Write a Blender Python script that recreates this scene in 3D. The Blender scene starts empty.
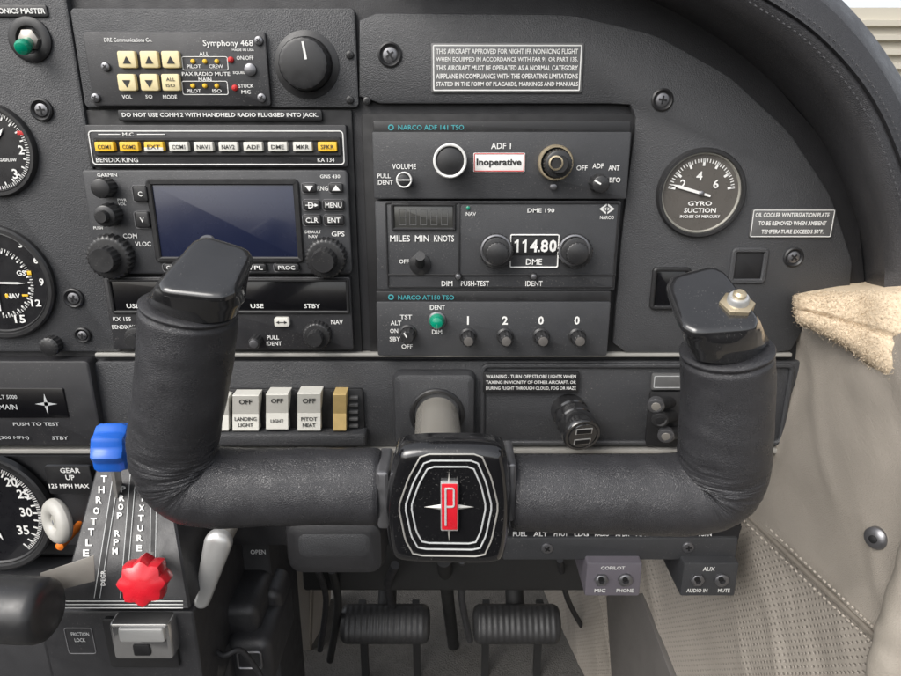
import bpy, bmesh, math, random
from mathutils import Vector, Matrix, noise
random.seed(4)
scene=bpy.context.scene; C=scene.collection
R=math.radians
# ------------------------------------------------------------------ camera frame
ZC=.48; F=677.0; TH=R(18); D=.44
cs,sn=math.cos(TH),math.sin(TH)
CAM=Vector((0,-D*cs,ZC+D*sn)); FWD=Vector((0,cs,-sn)); UP=Vector((0,sn,cs))
def ray(px,py):
    dx=(px-450.5)/F; dz=(338-py)/F
    return Vector((dx,cs+dz*sn,-sn+dz*cs))
def W(px,py,Y=0.0):
    d=ray(px,py); return CAM+d*((Y-CAM.y)/d.y)
def S(px,py,Y=0.0):
    return (Y-CAM.y)/ray(px,py).y/F
def proj(v):
    d=v-CAM; t=d.dot(FWD); return 450.5+F*d.x/t, 338-F*d.dot(UP)/t
cd=bpy.data.cameras.new('camera'); co=bpy.data.objects.new('camera',cd); C.objects.link(co)
co.location=CAM; co.rotation_euler=(R(90)-TH,0,0); cd.sensor_width=36; cd.lens=F/901*36
cd.clip_start=.01; cd.clip_end=200; scene.camera=co
# ------------------------------------------------------------------ materials
def mat(name,col,rough=.5,metal=0,var=.15,vs=60,bump=0,bs=1500,bt='noise',coat=0,spec=.5,rv=.08,uv=False,dust=0,bd=.0006):
    m=bpy.data.materials.new(name); m.use_nodes=True
    n=m.node_tree.nodes; l=m.node_tree.links; b=n['Principled BSDF']
    tc=n.new('ShaderNodeTexCoord'); src=tc.outputs['UV' if uv else 'Object']
    nz=n.new('ShaderNodeTexNoise'); nz.inputs['Scale'].default_value=vs; nz.inputs['Detail'].default_value=6
    nz.inputs['Roughness'].default_value=.65
    l.new(tc.outputs['Object'],nz.inputs['Vector'])
    mx=n.new('ShaderNodeMix'); mx.data_type='RGBA'
    mx.inputs[6].default_value=(*[c*(1-var) for c in col],1); mx.inputs[7].default_value=(*[min(1,c*(1+var)) for c in col],1)
    l.new(nz.outputs['Fac'],mx.inputs[0]); colout=mx.outputs[2]
    if dust:
        nd=n.new('ShaderNodeTexNoise'); nd.inputs['Scale'].default_value=1100; nd.inputs['Detail'].default_value=2; l.new(tc.outputs['Object'],nd.inputs['Vector'])
        ne=n.new('ShaderNodeTexNoise'); ne.inputs['Scale'].default_value=35; ne.inputs['Detail'].default_value=4; l.new(tc.outputs['Object'],ne.inputs['Vector'])
        ra=n.new('ShaderNodeMapRange'); ra.inputs[1].default_value=.64; ra.inputs[2].default_value=.72; ra.inputs[4].default_value=dust; l.new(nd.outputs['Fac'],ra.inputs[0])
        rb=n.new('ShaderNodeMapRange'); rb.inputs[1].default_value=.4; rb.inputs[2].default_value=.65; l.new(ne.outputs['Fac'],rb.inputs[0])
        mu=n.new('ShaderNodeMath'); mu.operation='MULTIPLY'; l.new(ra.outputs[0],mu.inputs[0]); l.new(rb.outputs[0],mu.inputs[1])
        md=n.new('ShaderNodeMix'); md.data_type='RGBA'; md.inputs[7].default_value=(.3,.29,.27,1); l.new(mu.outputs[0],md.inputs[0]); l.new(colout,md.inputs[6]); colout=md.outputs[2]
    l.new(colout,b.inputs['Base Color'])
    mr=n.new('ShaderNodeMapRange'); mr.inputs[1].default_value=.3; mr.inputs[2].default_value=.7
    mr.inputs[3].default_value=max(.02,rough-rv); mr.inputs[4].default_value=min(1,rough+rv)
    n2=n.new('ShaderNodeTexNoise'); n2.inputs['Scale'].default_value=vs*2.3; n2.inputs['Detail'].default_value=5
    l.new(tc.outputs['Object'],n2.inputs['Vector']); l.new(n2.outputs['Fac'],mr.inputs[0]); l.new(mr.outputs[0],b.inputs['Roughness'])
    b.inputs['Metallic'].default_value=metal; b.inputs['Coat Weight'].default_value=coat; b.inputs['Coat Roughness'].default_value=.06
    b.inputs['Specular IOR Level'].default_value=spec
    if bump:
        bp=n.new('ShaderNodeBump'); bp.inputs['Strength'].default_value=bump; bp.inputs['Distance'].default_value=bd
        if bt=='noise':
            t=n.new('ShaderNodeTexNoise'); t.inputs['Scale'].default_value=bs; t.inputs['Detail'].default_value=4; o=t.outputs['Fac']
            l.new(src,t.inputs['Vector'])
        elif bt=='leather':
            t=n.new('ShaderNodeTexVoronoi'); t.feature='DISTANCE_TO_EDGE'; t.inputs['Scale'].default_value=bs; l.new(src,t.inputs['Vector'])
            mr2=n.new('ShaderNodeMapRange'); mr2.inputs[2].default_value=.18; l.new(t.outputs['Distance'],mr2.inputs[0])
            t3=n.new('ShaderNodeTexNoise'); t3.inputs['Scale'].default_value=bs*.12; t3.inputs['Detail'].default_value=6; l.new(src,t3.inputs['Vector'])
            ad=n.new('ShaderNodeMath'); ad.operation='MULTIPLY_ADD'; ad.inputs[1].default_value=2.2
            l.new(t3.outputs['Fac'],ad.inputs[0]); l.new(mr2.outputs[0],ad.inputs[2]); o=ad.outputs[0]
        elif bt=='perf':
            t=n.new('ShaderNodeTexVoronoi'); t.voronoi_dimensions='2D'; t.inputs['Scale'].default_value=bs; t.inputs['Randomness'].default_value=0; l.new(src,t.inputs['Vector'])
            mr2=n.new('ShaderNodeMapRange'); mr2.inputs[1].default_value=.1; mr2.inputs[2].default_value=.3; l.new(t.outputs['Distance'],mr2.inputs[0]); o=mr2.outputs[0]
            m3=n.new('ShaderNodeMix'); m3.data_type='RGBA'; m3.inputs[6].default_value=(*[c*.76 for c in col],1)
            l.new(o,m3.inputs[0]); l.new(mx.outputs[2],m3.inputs[7]); l.new(m3.outputs[2],b.inputs['Base Color'])
        l.new(o,bp.inputs['Height']); l.new(bp.outputs[0],b.inputs['Normal'])
    return m
M=dict(
 panel=mat('textured_dark_panel',(.043,.044,.047),.46,0,.22,40,.55,1500,dust=.4,bd=.0009),
 board=mat('black_board',(.018,.018,.02),.58,0,.25,40,.35,1800),
 radio=mat('radio_black',(.023,.023,.025),.4,0,.25,50,.25,2400,dust=.3),
 radio2=mat('radio_dark_grey',(.037,.038,.041),.44,0,.22,50,.3,2200,dust=.3),
 black=mat('plain_black',(.015,.015,.016),.42,0,.2,60,dust=.2),
 deep=mat('deep_black',(.004,.004,.005),.6,0,.2,60),
 gloss=mat('gloss_black',(.009,.009,.01),.13,0,.25,60,.06,600,coat=.7,rv=.05,dust=.25),
 capm=mat('cap_black',(.016,.016,.017),.2,0,.3,80,.06,900,coat=.8,rv=.07,dust=.25),
 knob=mat('knob_black',(.022,.022,.023),.36,0,.2,80,dust=.2),
 leather=mat('charcoal_leather',(.03,.03,.033),.31,0,.22,45,.42,1350,'leather',bd=.00034,dust=.12),
 shield=mat('glareshield_leather',(.036,.036,.039),.4,0,.2,40,.42,1150,'leather',bd=.00035),
 beige=mat('taupe_leather',(.275,.248,.215),.42,0,.1,14,.35,800,'leather',bd=.0005),
 perf=mat('embossed_taupe_leather',(.28,.253,.22),.46,0,.1,14,.7,185,'perf',uv=True,bd=.0008),
 cream=mat('beige_vinyl',(.31,.28,.24),.48,0,.08,20,.25,800,'leather'),
 fleece=mat('tan_fleece',(.6,.495,.365),.95,0,.1,130,.45,700,'noise',spec=.05,bd=.0015),
 white=mat('white_paint',(.72,.72,.7),.5,0,.08,90),
 dim=mat('worn_white',(.42,.43,.43),.55,0,.2,200),
 faint=mat('faint_outline',(.15,.15,.155),.55,0,.2,200),
 wplast=mat('white_plastic',(.6,.59,.54),.35,0,.12,90,dust=.2),
 dull=mat('dull_white_plastic',(.4,.39,.36),.4,0,.15,90,dust=.3),
 creamb=mat('cream_button',(.68,.58,.33),.4,0,.1,90),
 yellow=mat('yellow_button',(.76,.46,.03),.4,0,.12,90),
 cyan=mat('teal_ink',(.05,.3,.33),.5,0,.1,90),
 red=mat('red_plastic',(.58,.014,.026),.3,0,.12,60,coat=.3),
 redink=mat('red_ink',(.5,.02,.02),.5,0,.1,60),
 blue=mat('blue_plastic',(.012,.11,.52),.36,0,.15,60,coat=.2),
 green=mat('green_plastic',(.0,.24,.14),.25,0,.2,60,coat=.4),
 ink=mat('black_ink',(.02,.02,.02),.6,0,.1,60),
 steel=mat('satin_steel',(.55,.55,.54),.32,.55,.05,30,0,rv=.03),
 alum=mat('dull_aluminium',(.46,.45,.42),.36,.5,.08,60,.06,900,rv=.04),
 grey_metal=mat('worn_grey_metal',(.34,.32,.29),.38,.5,.12,60,.06,700,dust=.2),
 zinc=mat('zinc_screw',(.2,.2,.21),.36,.8,.15,120),
 brass=mat('brassy_ring',(.5,.42,.29),.33,.7,.12,80),
 shaft=mat('worn_shaft',(.56,.53,.47),.24,.6,.02,8,0,rv=.01),
 chrome=mat('chrome',(.66,.66,.66),.16,.9,.03,30,rv=.03),
 screen=mat('navy_screen',(.012,.016,.04),.26,0,.12,30,coat=.3,rv=.04),
 lens=mat('smoked_lens',(.006,.006,.007),.14,0,.2,40,coat=.3,rv=.04),
 lcd=mat('grey_lens',(.045,.045,.042),.22,0,.25,90,coat=.5,rv=.05),
 dial=mat('brown_dial',(.09,.083,.075),.3,0,.2,60,coat=.5),
 dialb=mat('black_dial',(.01,.01,.012),.3,0,.2,60,coat=.5),
 ring=mat('grey_ring',(.36,.35,.31),.4,.2,.2,100),
 plate=mat('grey_placard',(.11,.11,.11),.42,.2,.2,90,dust=.2),
 bplate=mat('black_placard',(.013,.013,.014),.4,0,.2,90),
 carpet=mat('grey_carpet',(.1,.096,.09),.95,0,.3,90,1,500,spec=.1,bd=.002),
 lining=mat('pale_lining',(.3,.275,.245),.8,0,.15,25,.4,400,spec=.2),
 fire=mat('firewall_dark',(.016,.016,.016),.6,0,.3,15,.3,300),
 taupe=mat('taupe_metal',(.11,.103,.097),.45,.2,.2,30,.2,500),
 purple=mat('grey_violet_box',(.12,.11,.128),.42,0,.15,60,.2,1500,dust=.3),
 wood=mat('tan_plastic',(.5,.36,.15),.45,0,.25,140),
 orange=mat('orange_plastic',(.8,.2,.02),.4),
 rubber=mat('black_rubber',(.026,.026,.027),.45,0,.25,80,.2,900,dust=.3),
 hangar=mat('cream_siding',(.46,.43,.36),.6,0,.06,2),
 thread=mat('grey_thread',(.07,.07,.074),.7,0,.2,300),
 bthread=mat('beige_thread',(.4,.36,.31),.7,0,.2,300),
 bseam=mat('beige_seam',(.15,.132,.11),.7,0,.2,300),
 board_l=mat('lower_panel_grey',(.037,.038,.041),.46,0,.22,40,.55,1500,dust=.4,bd=.0009),
)
# ------------------------------------------------------------------ objects
BASE={}
def tag(o,label=None,cat=None,group=None,kind=None):
    if label:o['label']=label
    if cat:o['category']=cat
    if group:o['group']=group
    if kind:o['kind']=kind
def thing(name,label,cat,loc,group=None):
    o=bpy.data.objects.new(name,None); C.objects.link(o); o.location=loc; o.empty_display_size=.01
    BASE[o]=Vector(loc); tag(o,label,cat,group); return o
def obj(name,bm,m,parent=None,label=None,cat=None,group=None,kind=None,sharp=38):
    base=BASE[parent] if parent else None
    if base is None:
        vs=[v.co for v in bm.verts]
        base=Vector(((min(v.x for v in vs)+max(v.x for v in vs))/2,max(v.y for v in vs),min(v.z for v in vs)))
    bmesh.ops.translate(bm,verts=bm.verts,vec=-base)
    me=bpy.data.meshes.new(name); bm.to_mesh(me); bm.free()
    me.polygons.foreach_set('use_smooth',[True]*len(me.polygons)); me.set_sharp_from_angle(angle=R(sharp))
    me.materials.append(M[m]); o=bpy.data.objects.new(name,me); C.objects.link(o)
    if parent:o.parent=parent
    else:o.location=base
    BASE[o]=base; tag(o,label,cat,group,kind); return o
NB=bmesh.new
def loft(bm,rings,closed=True,cap0=True,cap1=True):
    V=[[bm.verts.new(p) for p in r] for r in rings]; n=len(V[0])
    for a,b in zip(V,V[1:]):
        for i in range(n if closed else n-1):
            j=(i+1)%n
            try: bm.faces.new((a[i],a[j],b[j],b[i]))
            except ValueError: pass
    if closed and cap0: bm.faces.new(V[0][::-1])
    if closed and cap1: bm.faces.new(V[-1])
    return V
def rrect(x0,x1,z0,z1,r,n=4):
    r=max(1e-5,min(r,(x1-x0)/2.01,(z1-z0)/2.01)); o=[]
    for cx,cz,a in((x1-r,z1-r,0),(x0+r,z1-r,90),(x0+r,z0+r,180),(x1-r,z0+r,270)):
        for k in range(n+1):
            t=R(a+90*k/n); o.append((cx+r*math.cos(t),cz+r*math.sin(t)))
    return o
def slab(bm,x0,x1,z0,z1,yf,yb,r=.001,ch=.0005):
    ch=min(ch,(x1-x0)*.3,(z1-z0)*.3)
    a=rrect(x0,x1,z0,z1,r); b=rrect(x0+ch,x1-ch,z0+ch,z1-ch,max(r-ch,1e-5)); m=rrect(x0+ch*.3,x1-ch*.3,z0+ch*.3,z1-ch*.3,max(r-ch*.3,1e-5))
    loft(bm,[[(x,yb,z) for x,z in a],[(x,yf+ch,z) for x,z in a],[(x,yf+ch*.3,z) for x,z in m],[(x,yf,z) for x,z in b]])
def PR(a,b,c,d,Y):
    mx,my=(a+c)/2,(b+d)/2
    return W(a,my,Y).x,W(c,my,Y).x,W(mx,d,Y).z,W(mx,b,Y).z
def ps(bm,a,b,c,d,yf,yb,r=1,ch=.0004):
    x0,x1,z0,z1=PR(a,b,c,d,yf); slab(bm,x0,x1,z0,z1,yf,yb,r*S((a+c)/2,(b+d)/2,yf),ch)
def pframe(bm,a,b,c,d,w,yf,yb,r=2,ch=.0003):
    x0,x1,z0,z1=PR(a,b,c,d,yf); s=S((a+c)/2,(b+d)/2,yf); w*=s; r*=s
    def rr(i): return rrect(x0+i,x1-i,z0+i,z1-i,max(r-i,1e-5))
    seq=[(0,yb),(0,yf+ch),(ch,yf),(w-ch,yf),(w,yf+ch),(w,yb)]
    loft(bm,[[(x,y,z) for x,z in rr(i)] for i,y in seq],True,False,False)
def polyoff(p,d):
    n=len(p); A=sum(p[i][0]*p[(i+1)%n][1]-p[(i+1)%n][0]*p[i][1] for i in range(n)); sg=1 if A>0 else -1; o=[]
    for i in range(n):
        a,b,c=Vector(p[i-1]),Vector(p[i]),Vector(p[(i+1)%n])
        e,f=(b-a).normalized(),(c-b).normalized()
        n1,n2=Vector((-e.y,e.x))*sg,Vector((-f.y,f.x))*sg; h=(n1+n2)
        if h.length<1e-6:h=n1
        h.normalize(); o.append(tuple(b+h*d/max(.4,h.dot(n1))))
    return o
def chaikin(p,k=2,q=.25):
    for _ in range(k):
        o=[]
        for i in range(len(p)):
            a,b=Vector(p[i]),Vector(p[(i+1)%len(p)]); o+=[tuple(a.lerp(b,q)),tuple(a.lerp(b,1-q))]
        p=o
    return p
def pprism(bm,pts,yf,yb,steps=((0,.0008),(.0003,.0002),(.0008,0)),shrink=()):
    q=[(W(x,y,yf).x,W(x,y,yf).z) for x,y in pts]
    rings=[[(x,yb,z) for x,z in q]]
    for off,dy in steps: r=polyoff(q,off); rings.append([(x,yf+dy,z) for x,z in r])
    if shrink:
        gx=sum(x for x,z in q)/len(q); gz=sum(z for x,z in q)/len(q)
        for k,dy in shrink: rings.append([(gx+(x-gx)*k,yf+dy,gz+(z-gz)*k) for x,z in q])
    loft(bm,rings)
def frame_of(axis):
    a=Vector(axis).normalized(); u=a.cross(Vector((0,0,1)))
    if u.length<.01:u=Vector((1,0,0))
    u.normalize(); v=u.cross(a); return a,u,v
def lathe(bm,c,prof,axis=(0,-1,0),seg=32,kn=None,cap0=False,cap1=True):
    a,u,v=frame_of(axis); rings=[]
    for k,(r,h) in enumerate(prof):
        ring=[]
        for i in range(seg):
            t=2*math.pi*i/seg; rr=r
            if kn and kn[0]<=k<=kn[1]: rr=r*(1+kn[2]*math.cos(kn[3]*t))
            ring.append(Vector(c)+a*h+u*(rr*math.cos(t))+v*(rr*math.sin(t)))
        rings.append(ring)
    loft(bm,rings,True,cap0,cap1)
def boxM(bm,c,a,b,d):
    c=Vector(c); P=[c+a*i+b*j+d*k for i in(-1,1) for j in(-1,1) for k in(-1,1)]
    v=[bm.verts.new(p) for p in P]
    for f in((0,1,3,2),(4,6,7,5),(0,4,5,1),(2,3,7,6),(0,2,6,4),(1,5,7,3)): bm.faces.new([v[i] for i in f])
def hull(bm,pts,bev=.002,seg=3):
    vs=[bm.verts.new(p) for p in pts]; r=bmesh.ops.convex_hull(bm,input=vs)
    dead=[e for e in r['geom_interior'] if isinstance(e,bmesh.types.BMVert)]
    if dead: bmesh.ops.delete(bm,geom=dead,context='VERTS')
    bmesh.ops.dissolve_limit(bm,angle_limit=R(6),verts=bm.verts,edges=bm.edges)
    bmesh.ops.recalc_face_normals(bm,faces=bm.faces)
    if bev: bmesh.ops.bevel(bm,geom=list(bm.edges),offset=bev,segments=seg,profile=.5,affect='EDGES',clamp_overlap=True)
def cr(p,n):
    p=[Vector(q) for q in p]; o=[]; N=len(p)-1
    for k in range(n+1):
        t=k/n*N; i=min(int(t),N-1); u=t-i
        a=p[max(i-1,0)];b=p[i];c=p[i+1];d=p[min(i+2,N)]
        o.append(.5*((2*b)+(c-a)*u+(2*a-5*b+4*c-d)*u*u+(3*b-a-3*c+d)*u**3))
    return o
def tube(bm,pts,rad,seg=12,closed=False,disp=None,cap=True):
    pts=[Vector(p) for p in pts]; n=len(pts)
    if not hasattr(rad,'__len__'): rad=[rad]*n
    T=[]
    for i in range(n):
        a=pts[i-1] if (i>0 or closed) else pts[0]; b=pts[(i+1)%n] if (i<n-1 or closed) else pts[-1]
        T.append((b-a).normalized())
    u=T[0].cross(Vector((0,1,0)))
    if u.length<.05:u=T[0].cross(Vector((0,0,1)))
    u.normalize(); rings=[]
    for i in range(n):
        u=(u-T[i]*u.dot(T[i])).normalized(); v=T[i].cross(u); ring=[]
        for k in range(seg):
            t=2*math.pi*k/seg; d=u*math.cos(t)+v*math.sin(t); r=rad[i]
            p=pts[i]+d*r
            if disp: p=p+d*disp(i/(n-1),t,p)
            ring.append(p)
        rings.append(ring)
    if closed: rings.append(rings[0])
    loft(bm,rings,True,cap and not closed,cap and not closed)
    if closed: bmesh.ops.remove_doubles(bm,verts=bm.verts,dist=1e-7)
_fc={}
def tmesh(s,bold):
    k=(s,bold)
    if k not in _fc:
        cu=bpy.data.curves.new('t','FONT'); cu.body=s; cu.resolution_u=2; cu.offset=bold
        o=bpy.data.objects.new('t',cu); me=bpy.data.meshes.new_from_object(o)
        _fc[k]=([tuple(v.co) for v in me.vertices],[tuple(p.vertices) for p in me.polygons])
        bpy.data.objects.remove(o); bpy.data.curves.remove(cu); bpy.data.meshes.remove(me)
    return _fc[k]
def txt(bm,s,px,py,h,w=None,Y=0.0,al='C',bold=.012,yf=None,slant=0,rot=0):
    V,P=tmesh(s,bold)
    if not V: return
    x0=min(v[0] for v in V);x1=max(v[0] for v in V);y0=min(v[1] for v in V);y1=max(v[1] for v in V)
    sy=h/max(y1-y0,1e-6); sx=w/max(x1-x0,1e-6) if w else sy
    ox={'C':(x0+x1)/2,'L':x0,'R':x1}[al]; oy=(y0+y1)/2; vs=[]
    cr_,sr_=math.cos(rot),math.sin(rot)
    c0=W(px,py,Y); sc=S(px,py,Y); zz=(W(px,py-5,Y).z-W(px,py+5,Y).z)/10
    for v in V:
        a=(v[0]-ox)*sx+slant*(v[1]-oy)*sy; b=(v[1]-oy)*sy
        a,b=a*cr_-b*sr_,a*sr_+b*cr_
        if yf: p=W(px+a,py-b,yf(px+a,py-b))
        else: p=Vector((c0.x+a*sc,Y,c0.z+b*zz))
        vs.append(bm.verts.new(p))
    for f in P:
        try: bm.faces.new([vs[i] for i in f])
        except ValueError: pass
def texts(name,items,m,parent,Y,bold=.012):
    bm=NB()
    for it in items:
        s,px,py,h=it[:4]; w=it[4] if len(it)>4 else None; al=it[5] if len(it)>5 else 'C'
        txt(bm,s,px,py,h,w,Y,al,bold)
    return obj(name,bm,m,parent)
def screw(px,py,r,Y,parent,m='zinc',name='screw'):
    s=S(px,py,Y)*r; bm=NB(); c=W(px,py,Y)
    lathe(bm,c,[(s,-.002),(s,.0006),(s*.9,.0012),(s*.55,.0016)],seg=24)
    o=obj(name,bm,m,parent); bm=NB(); a=random.uniform(0,1.5)
    for k in(0,1):
        d=Vector((math.cos(a+k*1.5708),0,math.sin(a+k*1.5708))); e=Vector((-d.z,0,d.x))
        boxM(bm,c+Vector((0,-.0014-.0001*k,0)),d*s*.5,e*s*.13,Vector((0,.0004,0)))
    obj('slot',bm,'deep',o); return o
def cupscrew(px,py,r,Y,parent):
    s=S(px,py,Y)*r; c=W(px,py,Y); bm=NB()
    lathe(bm,c,[(s,-.001),(s,.0012),(s*.86,.0018),(s*.66,.0008),(s*.6,-.0005)],seg=32)
    o=obj('screw_cup',bm,'black',parent); bm=NB()
    lathe(bm,c,[(s*.6,0),(s*.56,.0011),(s*.3,.0016)],seg=24); q=obj('screw_head',bm,'zinc',o)
    bm=NB(); a=random.uniform(0,1.5)
    for k in(0,1):
        d=Vector((math.cos(a+k*1.5708),0,math.sin(a+k*1.5708))); e=Vector((-d.z,0,d.x))
        boxM(bm,c+Vector((0,-.0016-.0001*k,0)),d*s*.36,e*s*.08,Vector((0,.0003,0)))
    obj('screw_slot',bm,'deep',o)
def knob(px,py,r,h,Y,parent,m='knob',kn=(.03,20),name='knob',inner=None,pointer=None,skirt=None,tip=None):
    s=S(px,py,Y); c=W(px,py,Y); bm=NB(); rr=r*s
    p=[(rr*1.0,-.001),(rr,h*.12),(rr*.97,h*.82),(rr*.92,h*.95),(rr*.8,h)]
    if skirt: p=[(skirt*s,-.001),(skirt*s,.0008),(rr*1.05,.0018)]+p[1:]; K=(3,5,kn[0],kn[1])
    else: K=(0,2,kn[0],kn[1])
    lathe(bm,c,p,seg=max(40,kn[1]*4),kn=K if kn[0] else None)
    o=obj(name,bm,m,parent)
    top=c+Vector((0,-h,0))
    if inner:
        ri,hi=inner; bm=NB(); ri*=s
        lathe(bm,top,[(ri,-.0005),(ri*.97,hi*.85),(ri*.88,hi)],seg=72,kn=(0,1,.03,18)); obj('inner_knob',bm,m,o); top=top+Vector((0,-hi,0))
    if tip:
        bm=NB(); lathe(bm,top,[(rr*.74,-.0005),(rr*.7,.0004),(rr*.5,.0006)],seg=28); obj('knob_face',bm,tip,o)
    if pointer is not None:
        a,ln=pointer; d=Vector((math.sin(a),0,math.cos(a))); e=Vector((d.z,0,-d.x)); bm=NB()
        q=(inner[0]*s if inner else rr)
        boxM(bm,top+d*q*.45,d*q*.33*ln,e*q*.09,Vector((0,.0002,0))); obj('pointer_mark',bm,'white',o)
    return o
def box(name,rects,m,parent,yf,yb,r=1,ch=.0004):
    bm=NB()
    for q in rects: ps(bm,*q,yf,yb,r,ch)
    return obj(name,bm,m,parent)
def placard(name,label,a,b,c,d,lines,Y,plate='bplate',border=True,ink='white',bw=1.2,inset=2,cat='placard',bold=.02):
    t=thing(name,label,cat,W((a+c)/2,d,Y))
    box('plate',[(a,b,c,d)],plate,t,Y-.0012,Y+.001,2,.0003)
    if border:
        bm=NB(); i=inset; pframe(bm,a+i,b+i,c-i,d-i,bw,Y-.0014,Y-.0011,1.5,.00005); obj('border',bm,ink,t)
    if lines: texts('lettering',lines,ink,t,Y-.0016,bold)
    return t
# ================================================================== SETTING
bm=NB()
v=[bm.verts.new(p) for p in((-.6,-.5,0),(.45,-.5,0),(.45,.75,0),(-.6,.75,0))]; bm.faces.new(v)
obj('floor',bm,'carpet',kind='structure')
bm=NB(); boxM(bm,(-.05,.62,.35),Vector((.55,0,0)),Vector((0,.01,0)),Vector((0,0,.35)))
obj('firewall',bm,'fire',kind='structure')
def xw(Y,z):
    zr=z-ZC
    return .226+(.16*-Y if Y<0 else -.2*Y)+.06*min(0,zr+.02)
def hitwall(px,py,off=0):
    d=ray(px,py); t=.1
    while t<2:
        p=CAM+d*t
        if p.x>xw(p.y,p.z)-off: return p
        t+=.0008
    return p
NY,NZ=210,150
pts={}
for i in range(NY+1):
    for j in range(NZ+1):
        Y=-.33+.93*i/NY; z=.0+(ZC+.03)*j/NZ
        x=xw(Y,z); v=Vector((Y*9,z*9,3.1))
        up_=max(0,min(1,(z-.22)/.22))
        x+=noise.noise(v)*.006+noise.noise(v*3.1)*.0016
        # folds pulled down from the upper edge
        x+=.0024*math.sin(Y*62+z*34+noise.noise(v*1.3)*4)*up_
        w_=Vector((Y*26+z*18,z*6,5)); x+=.006*max(0,noise.noise(w_))*up_
        w_=Vector((Y*60-z*40,z*12,9)); x-=.0035*max(0,noise.noise(w_)-.15)
        pts[i,j]=Vector((x,Y,z))
def seamside(p):
    if (p-CAM).dot(FWD)<.05: return 1
    px,py=proj(p)
    return py-(518+(px-750)*112/118)
def wallmesh(test):
    bm=NB(); uvl=bm.loops.layers.uv.new('UVMap'); vm={}
    for i in range(NY):
        for j in range(NZ):
            ks=((i,j),(i,j+1),(i+1,j+1),(i+1,j)); c=sum((pts[k] for k in ks),Vector())/4
            if test(c):
                vv=[]
                for k in ks:
                    if k not in vm: vm[k]=bm.verts.new(pts[k])
                    vv.append(vm[k])
                f=bm.faces.new(vv)
                for lp in f.loops: lp[uvl].uv=(lp.vert.co.y+lp.vert.co.z,lp.vert.co.y-lp.vert.co.z)
    return bm
wall=thing('side_wall','beige grey leather lined cabin side wall right of the panel','wall',(.25,0,0)); wall['kind']='structure'
obj('upper_leather',wallmesh(lambda p:seamside(p)<0),'beige',wall,sharp=80)
obj('embossed_leather',wallmesh(lambda p:seamside(p)>=0),'perf',wall,sharp=80)
def wallpath(pp,off,n=40):
    q=cr([(x,y,0) for x,y in pp],n); return [hitwall(v.x,v.y,off) for v in q]
bm=NB(); sp=wallpath([(735,503),(800,566),(868,630),(905,668)],.0022,60); tube(bm,sp,.002,8); obj('seam_welt',bm,'bseam',wall)
for off in(-8,9):
    bm=NB(); q=wallpath([(735,503+off),(800,566+off),(868,630+off),(905,668+off)],.003,90)
    for k in range(0,90,2): tube(bm,[q[k],q[k].lerp(q[k+1],.75)],.0007,6)
    obj('stitching',bm,'bthread',wall)
bm=NB(); q=[hitwall(x,y,.006) for x,y in((606,596),(640,594),(676,690),(612,690))]; q=[p for p in q]+[p+Vector((.008,.004,0)) for p in q]
hull(bm,q,.0008,2); obj('kick_plate',bm,'taupe',wall)
p=hitwall(876,538,.001); bm=NB(); lathe(bm,p,[(.0062,-.004),(.0062,.001),(.005,.0024),(.0026,.003)],axis=(-.85,-.5,.1),seg=28)
sn_=obj('snap_fastener',bm,'zinc',wall); bm=NB(); lathe(bm,p+Vector((-.0026,-.0015,.0003)),[(.0022,0),(.0022,.0006),(.001,.001)],axis=(-.85,-.5,.1),seg=20); obj('snap_centre',bm,'deep',sn_)
bm=NB(); q=[hitwall(x,y,.002) for x,y in((942,500),(922,560),(906,610),(892,660),(882,720))]
tube(bm,cr(q,40),.0105,28,disp=lambda f,t,p:noise.noise(p*60)*.0014+noise.noise(p*150)*.0006)
bol=obj('door_bolster',bm,'cream',None,'beige padded upholstery roll at the lower right corner','bolster')
# fuzzy folded pad
top=cr([(793,296,-.010),(822,293,-.02),(850,293,-.03),(880,291,-.05),(940,288,-.07)],80)
bot=cr([(795,322,-.022),(822,335,-.035),(850,351,-.05),(880,374,-.07),(940,418,-.095)],80)
rings=[]; fz=[]
for k in range(81):
    ring=[]; a=W(*top[k]); b=W(*bot[k]); e=min(1,k/4); e=math.sqrt(max(0,1-(1-e)**2))
    for j in range(41):
        v=j/40; h=(1-abs(2*v-1)**5)**.5; h*=(1-.3*math.exp(-((v-.55-.02*math.sin(k*.06))/.04)**2))
        q=Vector((k*.08,v*1.3,0))
        c=a.lerp(b,.5); p=c+(a.lerp(b,v)-c)*(.75+.25*e)
        p=p+Vector((-.004,-.011,.004))*h*(.3+.7*e)+Vector((-.4,-1,.3))*(noise.noise(q*1.1)*.0014+noise.noise(q*5)*.0003)*(.3+.7*e)
        ring.append(p); fz.append(p)
    rings.append(ring+[b+Vector((.03,.03,0)),a+Vector((.03,.03,0))])
bm=NB(); loft(bm,rings)
for _ in range(14000):
    p=random.choice(fz)+Vector((random.gauss(0,.0008),random.gauss(0,.0005),random.gauss(0,.0008)))
    d=Vector((-.3+random.gauss(0,.8),-.7+random.gauss(0,.4),.3+random.gauss(0,.8))).normalized(); e=d.cross(Vector((random.random()-.5,.3,random.random()-.5))).normalized()*.00016
    L=random.uniform(.0004,.0011); q=p-d*.001
    bm.faces.new([bm.verts.new(q+e),bm.verts.new(q-e),bm.verts.new(p+d*L+e*.3)])
obj('fleece_pad',bm,'fleece',None,'fuzzy tan pad folded along the top of the leather wall','pad',sharp=80)
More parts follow.
